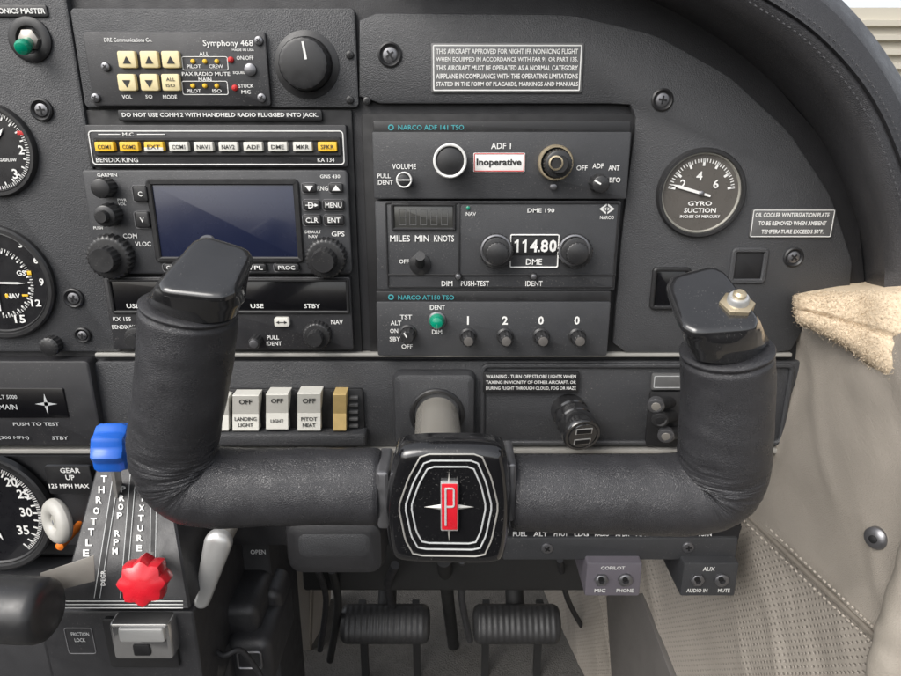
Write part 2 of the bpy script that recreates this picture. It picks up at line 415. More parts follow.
# building outside
hg=thing('hangar_wall','cream ribbed building wall seen outside the window corner','building',W(1000,300,3.0))
bm=NB(); a=W(640,6,3); b=W(1500,300,3)
boxM(bm,((a.x+b.x)/2,3.1,(a.z+b.z)/2),Vector(((b.x-a.x)/2,0,0)),Vector((0,.05,0)),Vector((0,0,(a.z-b.z)/2))); obj('wall_sheet',bm,'hangar',hg)
z=b.z+.02
while z<a.z-.02:
    bm=NB(); hull(bm,[((x),y,z+dz) for x in(a.x,b.x) for y,dz in((3.055,-.018),(3.02,-.012),(3.02,.012),(3.055,.018))],0); obj('siding_rib',bm,'hangar',hg); z+=.062
# ================================================================== GLARESHIELD
gp=dict(
A=([(380,-40),(560,-30),(640,-2),(705,32),(765,78),(818,138),(850,205),(864,262),(862,318)],.004),
B=([(380,-70),(570,-58),(655,-26),(722,8),(787,53),(838,114),(868,187),(884,252),(882,320)],-.04),
B2=([(380,-90),(575,-75),(668,-38),(735,0),(802,46),(855,108),(886,182),(903,250),(902,322)],-.047),
Cc=([(380,-100),(580,-85),(682,-47),(747,-7),(815,39),(868,102),(901,178),(918,248),(919,324)],-.049),
C2=([(380,-102),(580,-87),(684,-49),(749,-9),(817,37),(870,100),(904,177),(921,248),(922,324)],-.047),
C3=([(380,-104),(580,-89),(686,-51),(751,-11),(819,35),(873,98),(907,176),(924,248),(925,324)],-.0495),
D=([(380,-130),(588,-112),(706,-72),(772,-32),(834,12),(885,76),(928,164),(960,246),(975,330)],-.046),
E=([(380,-138),(592,-122),(715,-80),(786,-42),(846,4),(897,70),(943,160),(980,245),(1000,335)],-.028))
rings=[]
for k in('A','B','B2','Cc','C2','C3','D','E'):
    p,Y=gp[k]; rings.append([W(v.x,v.y,Y) for v in cr([(x,y,0) for x,y in p],60)])
rings.append([v+Vector((-.004,.03,-.003)) for v in rings[-1]]); rings.append([v+Vector((-.01,.22,-.03)) for v in rings[-1]])
gs=thing('glareshield','padded black leather glareshield arching over the panel top right','glareshield',W(850,300,0))
bm=NB(); loft(bm,rings,closed=False); bmesh.ops.recalc_face_normals(bm,faces=bm.faces)
obj('padded_cover',bm,'shield',gs,sharp=60)
q=[W(v.x,v.y,-.0502) for v in cr([(x+5,y-4,0) for x,y in gp['C3'][0]],200)]
q2=[W(v.x,v.y,-.0500) for v in cr([(x-6,y+4,0) for x,y in gp['Cc'][0]],200)]
for Q in(q,q2):
    bm=NB()
    for k in range(0,200,2): tube(bm,[Q[k],Q[k].lerp(Q[k+1],.7)],.0004,6)
    obj('stitching',bm,'thread',gs)
# ================================================================== INSTRUMENT PANEL
ip=thing('instrument_panel','black textured instrument panel holding radios and gauges','instrument panel',W(450,455,0))
bm=NB(); pprism(bm,[(-140,-120),(560,-120),(660,-10),(715,32),(772,80),(826,142),(858,210),(866,290),(850,330),(806,352),(798,456),(-140,456)],.001,.014); obj('panel_board',bm,'board',ip)
bm=NB(); ps(bm,-140,-80,88,352,-.0035,.002,6,.0012); obj('left_overlay',bm,'panel',ip)
bm=NB(); ps(bm,77,8,357,108,-.0035,.002,5,.001); obj('centre_overlay',bm,'panel',ip)
bm=NB(); pprism(bm,chaikin([(359,13),(570,14),(655,34),(730,76),(790,132),(831,195),(853,262),(850,294),(806,326),(790,353),(612,353),(622,230),(636,118),(630,104),(359,104)],1,.08),-.0045,.002,((0,.0015),(.0004,.0005),(.0014,0)))
obj('right_overlay',bm,'panel',ip)
box('radio_rack',[(84,110,357,353),(366,114,640,357)],'deep',ip,-.0015,.002,2)
bm=NB(); ps(bm,99,361,800,447,-.003,.004,8,.0015); obj('lower_panel',bm,'board_l',ip)
bm=NB(); pframe(bm,480,364,790,446,5,-.0055,-.002,8,.001); obj('lower_rib',bm,'board_l',ip)
for q in((95,353.5,792,357,-.0052),(-100,449.5,800,453.5,-.0062)):
    bm=NB(); ps(bm,*q,0,.5,.0002); obj('trim_strip',bm,'alum',ip)
bm=NB(); ps(bm,393,374,476,449,-.012,0,9,.005); obj('shaft_housing',bm,'board_l',ip)
for a in((390,55,12),(662,100,11),(793,257,10),(42,110,11),(74,298,10),(83,335,8)): cupscrew(*a,-.004,ip)
for a in((350,55,4),(367,101,4),(350,100,4)): screw(*a,-.0035,ip,'knob')
bm=NB(); pframe(bm,731,248,768,284,5,-.0062,-.002,5,.0008); f_=obj('recess_frame',bm,'panel',ip); box('recess_floor',[(735,252,764,280)],'deep',f_,-.0048,-.003,3)
bm=NB(); pframe(bm,652,268,690,310,4,-.0075,-.002,4,.0008); f_=obj('recess_frame',bm,'black',ip); box('recess_floor',[(655,271,687,307)],'lens',f_,-.0055,-.003,3)
# ---- placards
placard('placard','long black warning strip under the intercom about handheld radio',118,110,322,121,[('DO NOT USE COMM 2 WITH HANDHELD RADIO PLUGGED INTO JACK.',220,115.5,5.5,196)],-.003,border=False)
placard('placard','grey placard approving night flight at the top of the panel',431,43,583,93,
 [('THIS AIRCRAFT APPROVED FOR NIGHT IFR NON-ICING FLIGHT',507,51.5,5.2,142),('WHEN EQUIPPED IN ACCORDANCE WITH FAR 91 OR PART 135.',507,59.8,5.2,142),('THIS AIRCRAFT MUST BE OPERATED AS A NORMAL CATEGORY',507,68,5.2,142),('AIRPLANE IN COMPLIANCE WITH THE OPERATING LIMITATIONS',507,76.3,5.2,142),('STATED IN THE FORM OF PLACARDS, MARKINGS AND MANUALS',507,84.5,5.2,142)],-.0045,'plate')
placard('placard','small grey oil cooler plate right of the suction gauge',751,209,834,238,
 [('OIL COOLER WINTERIZATION PLATE',792.5,215,4.4,74),('TO BE REMOVED WHEN AMBIENT',792.5,223.3,4.4,68),('TEMPERATURE EXCEEDS 50°F.',792.5,231.6,4.4,62)],-.0045,'plate',bw=.7,inset=1)
placard('placard','black strobe light warning plate on the lower panel',483,372,579,393,
 [('WARNING - TURN OFF STROBE LIGHTS WHEN',531,376.6,3.7,90),('TAXIING IN VICINITY OF OTHER AIRCRAFT, OR',531,382.5,3.7,90),('DURING FLIGHT THROUGH CLOUD, FOG OR HAZE',531,388.4,3.7,90)],-.0055,border=False,bold=.01)
placard('placard','black strip lettered with master at the top left corner',-30,5,47,17,[('IONICS MASTER',21,11,5.6,48)],-.0035,border=False)
placard('placard','silver edged plate behind the right horn of the yoke',652,374,700,390,[],-.0055,'plate',ink='dim',bw=.8)
placard('placard','landing gear speed placard beside the throttle quadrant',47,466,92,494,[('GEAR',70,470.5,5,20),('UP',70,477.5,5,9),('125 MPH MAX',69,486,4.2,40)],.012,border=False)
# ---- green toggle
t=thing('toggle_switch','green tipped toggle switch at the top left corner','switch',W(30,52,-.0035))
c=W(31,40,-.0035); s=S(30,42); bm=NB(); lathe(bm,c,[(21*s,-.001),(21*s,.0015),(18*s,.0025),(13*s,.0022),(12*s,0)],seg=40); obj('bezel',bm,'black',t)
bm=NB(); lathe(bm,c,[(10*s,0),(10*s,.003),(7*s,.004)],seg=6); obj('nut',bm,'grey_metal',t)
e_=W(22,48,-.0165); bm=NB(); tube(bm,[c,c.lerp(e_,.45)],[.0022,.0024],16); obj('stem',bm,'grey_metal',t)
bm=NB(); tube(bm,[c.lerp(e_,.25),c.lerp(e_,.6),c.lerp(e_,.85),e_],[.0026,.0034,.0042,.004],20); lathe(bm,e_,[(.004,0),(.0032,.0014),(.0013,.0021)],axis=e_-c,seg=20); obj('lever',bm,'green',t)
# ---- gauges
def gauge(label,px,py,r,face,ticks,items,needles=(),Y=-.0035,bez='knob',cat='gauge',inner='ring'):
    t=thing('round_gauge',label,cat,W(px,py+r,Y)); s=S(px,py,Y); c=W(px,py,Y)
    bm=NB(); lathe(bm,c,[(r*s,-.002),(r*s,.003),(r*s*.97,.0042),(r*s*.91,.0042),(r*s*.885,.0015)],seg=72,cap1=False); obj('bezel',bm,bez,t)
    bm=NB(); lathe(bm,c,[(r*s*.9,.0022),(r*s*.87,.0026),(r*s*.845,.001)],seg=72,cap1=False); obj('inner_ring',bm,inner,t)
    bm=NB(); lathe(bm,c,[(r*s*.88,.0002),(r*s*.86,.0012)],seg=72); obj('dial_face',bm,face,t)
    bm=NB()
    for a0,a1,n,ri,ro,w in ticks:
        for k in range(n+1):
            a=R(a0+(a1-a0)*k/n); d=Vector((math.sin(a),0,math.cos(a))); e=Vector((d.z,0,-d.x))
            boxM(bm,c+Vector((0,-.0015,0))+d*r*s*(ri+ro)/2,d*r*s*(ro-ri)/2,e*w*s/2,Vector((0,.0001,0)))
    obj('tick_marks',bm,'white',t)
    texts('lettering',items,'white',t,Y-.0017,.02)
    for a,l,w,m,tl in needles:
        a=R(a); d=Vector((math.sin(a),0,math.cos(a))); e=Vector((d.z,0,-d.x)); bm=NB()
        hull(bm,[c+Vector((0,y,0))+q for y in(-.0021,-.0025) for q in(d*r*s*l,d*r*s*l*.75+e*w*s,d*r*s*l*.75-e*w*s,-d*r*s*tl+e*w*s*.7,-d*r*s*tl-e*w*s*.7)],0); obj('needle',bm,m,t)
    if needles:
        bm=NB(); lathe(bm,c,[(2.5*s,0),(2.5*s,.0032),(1.5*s,.0036)],seg=20); obj('needle_hub',bm,'zinc',t)
    return t
gauge('suction gauge with beige ring on the right of the panel',700,193,44,'dial',[(-80,80,6,.6,.76,2.2),(-80,80,30,.68,.76,.8)],
 [('2',683,184,9),('4',699.5,176,9),('6',716,184,9),('GYRO',700,203.5,4.6,24),('SUCTION',700,210.5,4.8,32),('INCHES OF MERCURY',700,216.5,3,40)],[(-74,.72,1.6,'white',.22)],Y=-.0045)
g=gauge('partly cut off gauge with red mark on the upper left',-8,150,46,'dialb',[(0,180,12,.7,.84,1.4),(0,180,48,.77,.84,.7)],[('3',15,174,10),('2',21,150,9),('GASFLOW',8,160,3.2,17)],[(40,.6,1.5,'white',.1)],inner='knob')
bm=NB(); ps(bm,17,131,28,135,-.0054,-.005,.3,.0001); obj('red_line',bm,'redink',g)
g=gauge('partly cut off course indicator with crossed needles on the left',-2,282,58,'dialb',[(0,180,18,.54,.63,1.5),(0,180,36,.58,.63,.8)],[('GS',21,273,5,9),('NAV',13,296,5,14),('15',20,319,8,11),('12',36,303,7,10),('9',41.5,282,7.5),('6',35.5,260,7.5),('3',20,244,7.5)],[(2,.5,1,'white',.5),(91,.5,1,'white',.3)],inner='knob')
for q in((5,294,8,297.5),(22,294.5,28,296.5),(27,271,31,275)):
    bm=NB(); ps(bm,*q,-.0054,-.005,.3,.0001); obj('flag_mark',bm,'yellow',g)
bm=NB(); lathe(bm,W(54,344,-.0035),[(.006,-.001),(.006,.006),(.0045,.007)],seg=60,kn=(0,1,.04,15))
obj('course_knob',bm,'knob',g)
gauge('partly cut off manifold gauge beside the white wheel knob',-12,512,66,'dialb',[(-20,140,16,.7,.83,1.6),(-20,140,64,.77,.83,.7)],[('20',11,482,9,12),('25',23,494,9,12),('30',26,512,9,12),('35',23,530,9,12)],[(160,.5,1.5,'white',.1)],Y=.02,inner='knob')
t=thing('marker_display','black rectangular unit with star mark on the lower left','instrument',W(40,445,-.004))
box('case',[(-80,361,96,446)],'radio',t,-.009,.002,5,.0012)
box('display_window',[(-70,388,66,418)],'lens',t,-.0098,-.008,2)
bm=NB(); c=W(46,404,-.0101); s=S(46,404)
for k in range(4):
    a=k*math.pi/2; d=Vector((math.sin(a),0,math.cos(a))); e=Vector((d.z,0,-d.x)); v=[bm.verts.new(c+q) for q in(d*11*s,e*2*s,-e*2*s)]; bm.faces.new(v)
obj('star_mark',bm,'dim',t)
texts('lettering',[('MAIN',8,407,5,18),('ALT 5000',6,397,4,22),('PUSH TO TEST',36,424,3.4,46),('(300 MPH)',14,438,4,30),('STBY',60,438,3.5,16)],'dim',t,-.0102)
# ================================================================== INTERCOM
Y=-.0045
t=thing('intercom_panel','intercom unit with six cream buttons at the top','intercom',W(178,106,Y))
box('faceplate',[(88,32,268,106)],'radio',t,Y-.002,Y+.003,3)
f=Y-.0022
for i,x in enumerate((126.5,149,170.5)):
    for y in(59.5,82.5):
        o=box('button',[(x-9,y-8.5,x+9,y+8.5)],'creamb',t,f-.0025,f+.001,2,.0005)
        bm=NB(); c=W(x,y+1,f-.0027); s=S(x,y); sg=1 if y<70 else -1
        if x<160 or y<70:
            v=[bm.verts.new(c+Vector((dx*s,0,dz*s*sg))) for dx,dz in((-4,-3),(4,-3),(0,4))]; bm.faces.new(v)
        else: txt(bm,'ALL',x,y-3,3.4,9,f-.0027); txt(bm,'ISO',x,y+3,3.4,9,f-.0027)
        obj('button_mark',bm,'ink',o)
texts('lettering',[('DRE Communications Co.',104,40,4.2,48,'L'),('Symphony 468',228,44,8,50),('VOL',127,97,4,10),('SQ',149,97,4,7),('MODE',170,97,4,14),('ALL',204,54,4,10),('PILOT',194,66.5,3.6,14),('CREW',216,66.5,3.6,14),('PAX RADIO MUTE',206,74,3.8,48),('MAIN',205,79.5,3.8,13),('PILOT',194,91,3.6,14),('ISO',217,91,3.6,9),('MADE IN USA',243,50,2.5,22),('ON/OFF',245,58,4,17),('SQUELCH',242,73,3,18),('STUCK',246,86,3.8,15),('MIC',246,92,3.8,9)],'white',t,f-.0003,.01)
for q in((182,56.5,228,70.5),(182,81,228,95)):
    bm=NB(); pframe(bm,*q,.7,f-.0003,f,2,.00005); obj('outline',bm,'white',t)
for x in(193,205,217):
    for y in(61.5,86):
        bm=NB(); lathe(bm,W(x,y,f),[(.0014,-.001),(.0012,.0008),(.0006,.0013)],seg=14); obj('indicator_lamp',bm,'yellow',t)
for x,y in((231,60),(235,88)):
    bm=NB(); lathe(bm,W(x,y,f),[(.0018,-.001),(.0016,.001),(.0006,.0018)],seg=16); obj('red_lamp',bm,'redink',t)
bm=NB(); lathe(bm,W(251,70,f),[(.0035,-.001),(.0033,.002),(.0022,.0026)],seg=24); obj('adjuster',bm,'zinc',t)
for x,y in((106,67),(259,41),(262,98),(96,98)): screw(x,y,4.5,f,t,'zinc')
t=thing('selector_knob','large black rotary knob with white pointer beside the intercom','knob',W(307,98,Y))
o=knob(307,65,25,.012,-.0035,t,kn=(.012,20),skirt=32,name='dial_knob')
bm=NB(); c=W(307,65,-.0157); s=S(307,65); d=Vector((-.14,0,.99)); e=Vector((.99,0,.14))
boxM(bm,c+d*13*s,d*8*s,e*1.1*s,Vector((0,.0002,0))); obj('pointer_mark',bm,'white',o)
# ================================================================== AUDIO PANEL
t=thing('audio_panel','slim audio panel with a row of white and yellow buttons','audio panel',W(217,167,Y))
box('faceplate',[(87,125,347,167)],'radio',t,-.007,0,2); f=-.0072
bm=NB(); pframe(bm,90,130.5,344,165,1.1,f-.0002,f+.0002,4,.00005); obj('outline',bm,'white',t)
bm=NB(); pframe(bm,94,137,341,156,4,f-.0015,f+.0002,2,.0005); obj('button_bezel',bm,'black',t)
leg=['COM1','COM2','EXT','COM1','NAV1','NAV2','ADF','DME','MKR','SPKR']
for i,n_ in enumerate(leg):
    x=104+24.8*i; o=box('button',[(x-9.5,142,x+9.5,151.5)],'yellow' if i in(0,1,2,9) else 'wplast',t,f-.0035,f+.001,1,.0004)
    bm=NB(); txt(bm,n_,x,147,4.2,13,f-.0037); obj('button_legend',bm,'ink',o)
    if i==2: box('button_half',[(x-9.5,147.3,x+9.5,151.5)],'wplast',o,f-.00358,f+.001,.6,.0003)
texts('lettering',[('MIC',128,134.4,3.8,11),('BENDIX/KING',96,160,4.6,42,'L'),('KA 134',326,160,4,17)],'white',t,f-.0004,.008)
for q in((98,134,120,134.9),(137,134,165,134.9)):
    bm=NB(); ps(bm,*q,f-.0005,f-.0002,.2,.0001); obj('bracket_line',bm,'white',t)
# ================================================================== GPS
t=thing('gps_navigator','navigator unit with dark blue screen in the left stack','navigator',W(220,274,Y))
box('faceplate',[(89,170,350,274)],'radio2',t,-.008,0,5,.001); f=-.0082
bm=NB(); pframe(bm,150,179,301,263,6,f-.0016,f+.0005,5,.0007); obj('screen_frame',bm,'black',t)
box('screen',[(154,183,297,259)],'screen',t,f-.0004,f+.001,2,.0002)
knob(107,187,10,.009,f,t,kn=(.05,14)); knob(112,214,11,.01,f,t,kn=(.05,14),inner=(6,.004)); knob(113,256,22,.007,f,t,kn=(.04,26),inner=(13,.008))
knob(327,257,20,.007,f,t,kn=(.04,26),inner=(12,.008))
bt=[(133,186,147,202,'C'),(135,212,149,228,'V'),(302,183.5,316,193,'-'),(329,183.5,343,193,'+'),(303,200,320,210.5,'D'),(323,200,344,210.5,'MENU'),(303,215,321,225.5,'CLR'),(324,215,344,225.5,'ENT'),(163,264,182,271.5,'CDI'),(189,264,208,271.5,'OBS'),(216,264,234,271.5,'MSG'),(247,264,266,271.5,'FPL'),(274,264,299,271.5,'PROC')]
for a,b,c,d,s_ in bt:
    o=box('button',[(a,b,c,d)],'black',t,f-.0028,f+.001,2.5,.0008)
    bm=NB(); pframe(bm,a-.8,b-.8,c+.8,d+.8,.8,f-.0006,f+.0002,3,.0001); obj('button_rim',bm,'faint',o)
    bm=NB(); fy=f-.003
    if s_ in'+-':
        sg=1 if s_=='+' else -1; q=W((a+c)/2,(b+d)/2,fy); s=S(a,b); v=[bm.verts.new(q+Vector((x*s,0,z*s*sg))) for x,z in((-4,-2.4),(4,-2.4),(0,3))]; bm.faces.new(v)
    elif s_=='D':
        txt(bm,'D',(a+c)/2-.6,(b+d)/2,6.4,5.5,fy); q=W((a+c)/2,(b+d)/2,fy-.0001); s=S(a,b)
        v=[bm.verts.new(q+Vector((x*s,0,z*s))) for x,z in((-6,-.4),(3,-.4),(3,.4),(-6,.4))]; bm.faces.new(v)
        v=[bm.verts.new(q+Vector((x*s,0,z*s))) for x,z in((3,-1.8),(6.5,0),(3,1.8))]; bm.faces.new(v)
    else: txt(bm,s_,(a+c)/2,(b+d)/2,min(5,(d-b)*.55),min(len(s_)*4.2,(c-a)*.78),fy)
    obj('button_legend',bm,'white',o)
texts('lettering',[('GARMIN',107,175,3.4,20),('GNS 430',330,176.5,3.6,20),('COM',130,236,4.6,14),('VLOC',143,244,4.6,16),('RNG',322.5,188.5,4.6,11),('DEFAULT',313,232,3,16),('NAV',313,236.5,3.2,9),('GPS',338,234,4.8,13),('PWR',122,200,2.6,9),('VOL',122,204,2.6,8),('PUSH',98,228,2.8,9)],'white',t,f-.0003)
# ================================================================== NAV COM
t=thing('nav_com_radio','radio with long dark display window at the left stack bottom','radio',W(230,350,Y))
box('faceplate',[(108,277,352,350)],'radio',t,-.0075,0,3,.0008); f=-.0077
bm=NB(); pframe(bm,109,279,349,314,3,f-.0016,f+.0005,2,.0005); obj('display_frame',bm,'black',t)
box('display_window',[(111,281,347,312)],'lens',t,f-.0004,f+.001,1,.0002)
texts('display_legend',[('USE',133,306,4.4,13),('USE',257,306,4.4,13),('STBY',312,306,4.4,16),('STBY',190,306,4.4,16)],'white',t,f-.0006)
o=box('button',[(274,318,289,327)],'wplast',t,f-.003,f+.001,2,.0005); bm=NB(); q=W(281.5,322.5,f-.0032); s=S(281,322)
for sg in(-1,1):
    v=[bm.verts.new(q+Vector((x*s*sg,0,z*s))) for x,z in((2.5,-1.6),(5.5,0),(2.5,1.6))]; bm.faces.new(v)
v=[bm.verts.new(q+Vector((x*s,0,z*s))) for x,z in((-2.5,-.4),(2.5,-.4),(2.5,.4),(-2.5,.4))]; bm.faces.new(v)
obj('button_mark',bm,'ink',o)
o=box('button',[(160,318,175,327)],'wplast',t,f-.003,f+.001,2,.0005)
knob(318,334,14,.006,f,t,'knob',(.04,22),inner=(8,.006),tip=None); knob(257,340,6,.008,f,t,'knob',(.05,12),tip='zinc'); knob(140,336,12,.006,f,t,'knob',(.04,22),inner=(7,.006))
texts('lettering',[('KX 155',122,319,4,18),('NAV',337,322,4.6,12),('PULL',273,337.5,4,12),('IDENT',274,343.5,4,15),('BENDIX/KING',127,327,4,30),('COMM',160,345,4,16)],'white',t,f-.0003)
# ================================================================== ADF
t=thing('adf_receiver','wide black receiver with white inoperative sticker','receiver',W(502,200,Y))
box('faceplate',[(373,132,629,199)],'radio2',t,-.012,0,2,.0006); box('top_lip',[(373,121,631,134)],'black',t,-.0105,0,2,.0006); f=-.0122
texts('maker_lettering',[('NARCO ADF 141 TSO',398,127.5,5,66,'L')],'cyan',t,-.0108)
bm=NB(); pframe(bm,388,124.5,394,130.5,1.2,-.0108,-.0104,3,.00005); obj('maker_mark',bm,'cyan',t)
o=knob(450,161,15.5,.012,f,t,'knob',(.0,20))
bm=NB(); s=S(450,161,f); lathe(bm,W(450,161,f-.0125),[(15.5*s,-.004),(16.4*s,0),(15.4*s,.0007),(14.2*s,.0005),(13.6*s,-.0004)],seg=48,cap1=False); obj('white_rim',bm,'white',o)
o=knob(556,163,14,.011,f,t,'knob',(.03,26),inner=(9,.003)); s=S(556,163,f)
bm=NB(); lathe(bm,W(556,163,f-.004),[(17.5*s,-.004),(17.5*s,0),(16.5*s,.0008),(15*s,.0008)],seg=48,cap1=False); obj('brass_rim',bm,'brass',o)
bm=NB(); lathe(bm,W(556,163,f-.0142),[(7*s,-.001),(7*s,.0004),(5.6*s,.0006),(5.4*s,.0001)],seg=32,cap1=False); obj('cap_ring',bm,'brass',o)
box('set_screw',[(550,184,557,190)],'zinc',t,f-.003,f,3)
knob(404,180,7,.007,f,t,'knob',(.0,12)); bm=NB(); s=S(404,180,f); lathe(bm,W(404,180,f-.007),[(7.6*s,-.003),(7.8*s,0),(7*s,.0004),(6.2*s,0)],seg=36,cap1=False); obj('white_rim',bm,'white',t)
bm=NB(); ps(bm,397,179.5,411,180.7,f-.0075,f-.0068,.2,.0001); obj('pointer_mark',bm,'white',t)
knob(598,183,9,.009,f,t,'knob',(.05,10),pointer=(R(-60),1.2))
st=box('sticker',[(473.5,153,525,172)],'white',t,f-.0008,f+.0002,1,.0001)
bm=NB(); pframe(bm,474,153.4,524.5,171.6,.9,f-.001,f,1,.0001); obj('sticker_border',bm,'redink',st)
bm=NB(); txt(bm,'Inoperative',499,163,8.8,45,f-.0011,'C',.03); obj('sticker_lettering',bm,'ink',st)
texts('lettering',[('ADF 1',501,146,6,20),('VOLUME',404,166.5,5.4,24),('PULL',384,176,4.4,13),('IDENT',385,182.5,4.4,16),('OFF',582,168,5,11),('ADF',598,166,5,11),('ANT',614,168,5,11),('BFO',615,180,5,11)],'white',t,f-.0003)
# ================================================================== DME
t=thing('dme_radio','black distance radio with frequency drums and two round knobs','radio',W(497,290,Y))
box('faceplate',[(376,201,618,290)],'radio2',t,-.0105,0,2,.0006); f=-.0107
bm=NB(); pframe(bm,386,202.5,617,288,1.5,f-.0006,f+.0002,2,.0002); obj('face_rib',bm,'black',t)
for q in((458,203,460,276),(388,274,616,276)):
    bm=NB(); ps(bm,*q,f-.0006,f,.3,.0002); obj('face_rib',bm,'black',t)
bm=NB(); pframe(bm,391,203.5,456,231,3,f-.0018,f,2,.0006); obj('lens_frame',bm,'black',t)
box('display_lens',[(394,206,453,229)],'lcd',t,f-.0006,f,1,.0002)
bm=NB()
for k in range(5): 
    pframe(bm,399+k*10.5,209,406+k*10.5,217.5,.7,f-.0008,f-.0005,.5,.00005)
    pframe(bm,399+k*10.5,217,406+k*10.5,225.5,.7,f-.0008,f-.0005,.5,.00005)
obj('unlit_digits',bm,'plate',t)
for x in(496,574):
    o=knob(x,250,16.5,.01,f,t,'knob',(.03,26),inner=(11,.003))
    bm=NB(); s=S(x,250,f); lathe(bm,W(x,250,f-.0092),[(15.4*s,0),(15.2*s,.0008),(13.8*s,.0011),(13*s,.0008)],seg=48,cap1=False); obj('silver_rim',bm,'zinc',o)
bm=NB(); pframe(bm,510,234.5,559,268,1.2,f-.0012,f,2,.0002); obj('drum_frame',bm,'white',t)
box('drum_window',[(512,237,557,255)],'deep',t,f-.0006,f,1,.0002)
bm=NB()
for ch,x,w_ in(('4',534,8),('8',544.5,7.5),('0',553,7.5)): txt(bm,ch,x,246,12.5,w_,f-.0009,'C',.03)
for x in(517,525):
    s=S(x,246,f); c=W(x,246,f-.0009); v=[bm.verts.new(c+Vector((a*s,0,b*s))) for a,b in((-.2,-6.4),(1.6,-6.4),(1.6,6.4),(.2,6.4),(-2.6,4.2),(-2.6,2.4),(-.2,3.6))]; bm.faces.new(v)
obj('drum_digits',bm,'white',t)
bm=NB(); ps(bm,538.6,250,539.8,252,f-.0009,f-.0006,.2,.00005); obj('decimal_point',bm,'white',t)
texts('lettering',[('MILES',400,238.5,6.4,20),('MIN',422,238.5,6.4,14),('KNOTS',444,238.5,6.4,20),('OFF',404,261.5,4.2,10),('DME',534,261.8,6,16),('DME 190',541,210.5,4.4,27),('NAV',471,214,3.6,10),('DIM',447,283.5,5.2,11),('PUSH-TEST',475,283.5,5.2,28),('IDENT',534,283.5,5.2,17),('NARCO',607,217.5,3.6,14)],'white',t,f-.0003)
bm=NB(); c=W(607,209,f-.0004); s=S(607,209)
for sg in(-1,1):
    v=[bm.verts.new(c+Vector((x*s*sg,0,z*s))) for x,z in((.6,-5),(7.5,0),(.6,5),(.6,3),(4.2,0),(.6,-3))]; bm.faces.new(v)
    v=[bm.verts.new(c+Vector((x*s*sg,0,z*s))) for x,z in((.6,-1.8),(3,0),(.6,1.8))]; bm.faces.new(v)
obj('maker_mark',bm,'white',t)
bm=NB(); tube(bm,[W(420,264,f),W(420,261,f-.006),W(420,256,f-.013)],[.0035,.0025,.003],14); obj('toggle_lever',bm,'knob',t)
bm=NB(); lathe(bm,W(420,264,f),[(.0065,-.001),(.0065,.0015),(.004,.0025)],seg=28); obj('toggle_base',bm,'black',t)
for x in(458,533): knob(x,275.5,3.6,.004,f,t,'knob',(.05,8),name='push_button',tip='zinc')
bm=NB(); lathe(bm,W(468,208,f),[(.0012,-.001),(.0011,.0008),(.0004,.0012)],seg=12); obj('indicator_lamp',bm,'green',t)
# ================================================================== TRANSPONDER
t=thing('transponder','black transponder showing digits 1200 above four small knobs','transponder',W(492,356,Y))
box('faceplate',[(377,302,609,356)],'radio2',t,-.012,0,2,.0006); box('top_lip',[(376,291,611,304)],'black',t,-.0105,0,2,.0006); f=-.0122
texts('maker_lettering',[('NARCO AT150 TSO',398,297.5,4.6,56,'L')],'cyan',t,-.0108)
bm=NB(); pframe(bm,388,294.5,394,300,1.2,-.0108,-.0104,3,.00005); obj('maker_mark',bm,'cyan',t)
for x,dg in((468,'1'),(505,'2'),(541,'0'),(577,'0')):
    knob(x,336,6.5,.011,f,t,'knob',(.06,10),skirt=8.5,tip='taupe')
    bm=NB(); txt(bm,dg,x,320.5,8.5,None,f-.0003,'C',.03); obj('code_digit',bm,'white',t)
knob(408,333,7,.01,f,t,'knob',(.06,10),skirt=9,pointer=(R(-30),1.2))
bm=NB(); s=S(437,321,f); lathe(bm,W(437,320,f),[(7.5*s,-.001),(7.5*s,.004),(5.5*s,.007),(2*s,.008)],seg=32); obj('reply_lamp',bm,'green',t)
bm=NB(); lathe(bm,W(437,320,f),[(9*s,-.001),(9*s,.0015),(7*s,.002)],seg=40,cap1=False); obj('lamp_bezel',bm,'zinc',t)
texts('lettering',[('TST',406,317,4.4,12),('ALT',396,323,4.4,11),('ON',394,331,4.4,8),('SBY',395,339,4.4,11),('OFF',407,346.5,4.4,11),('IDENT',437,307.5,4.6,16),('DIM',437,332,4.6,10)],'white',t,f-.0003)
# ================================================================== ROCKER SWITCHES
def rock(label,x,w,y0,y1,items,m='wplast'):
    t=thing('rocker_switch',label,'switch',W(x,y1,-.003)); a,b=x-w/2,x+w/2; ym=(y0+y1)/2+1
    box('bezel',[(a-1.5,y0-3,b+1.5,y1+3)],'black',t,-.0065,-.002,1.5,.0005)
    def yf(px,py): return (-.0155+(py-y0)/(ym-y0)*.0055) if py<ym else (-.010-(py-ym)/(y1-ym)*.002)
    bm=NB(); rings=[]
    for py in(y0,y0+1,ym-1,ym,ym+1,y1-1,y1):
        Y=yf(0,py)+(.001 if py in(y0,y1) else 0); rings.append([W(a,py,Y),W(a,py,Y)+Vector((0,.012,0)),W(b,py,Y)+Vector((0,.012,0)),W(b,py,Y)])
    loft(bm,rings); obj('rocker',bm,m,t,sharp=20)
    bm=NB()
    for s_,py,h,ww in items: txt(bm,s_,x,py,h,ww,0,'C',.015,yf=lambda p,q:yf(p,q)-.0004)
    if items: obj('rocker_lettering',bm,'ink',t)
    else: bm.free()
sp=thing('switch_plate','black plate carrying the row of rocker switches','plate',W(285,447,-.003))
box('plate',[(204,389,364,437)],'black',sp,-.0052,-.002,3); bm=NB(); ps(bm,204,434,366,447,-.014,-.002,3,.002); obj('ledge',bm,'board_l',sp)
rock('narrow white rocker switch beside the left yoke horn',221,15,397,431,[('OFF',402,4,10)])
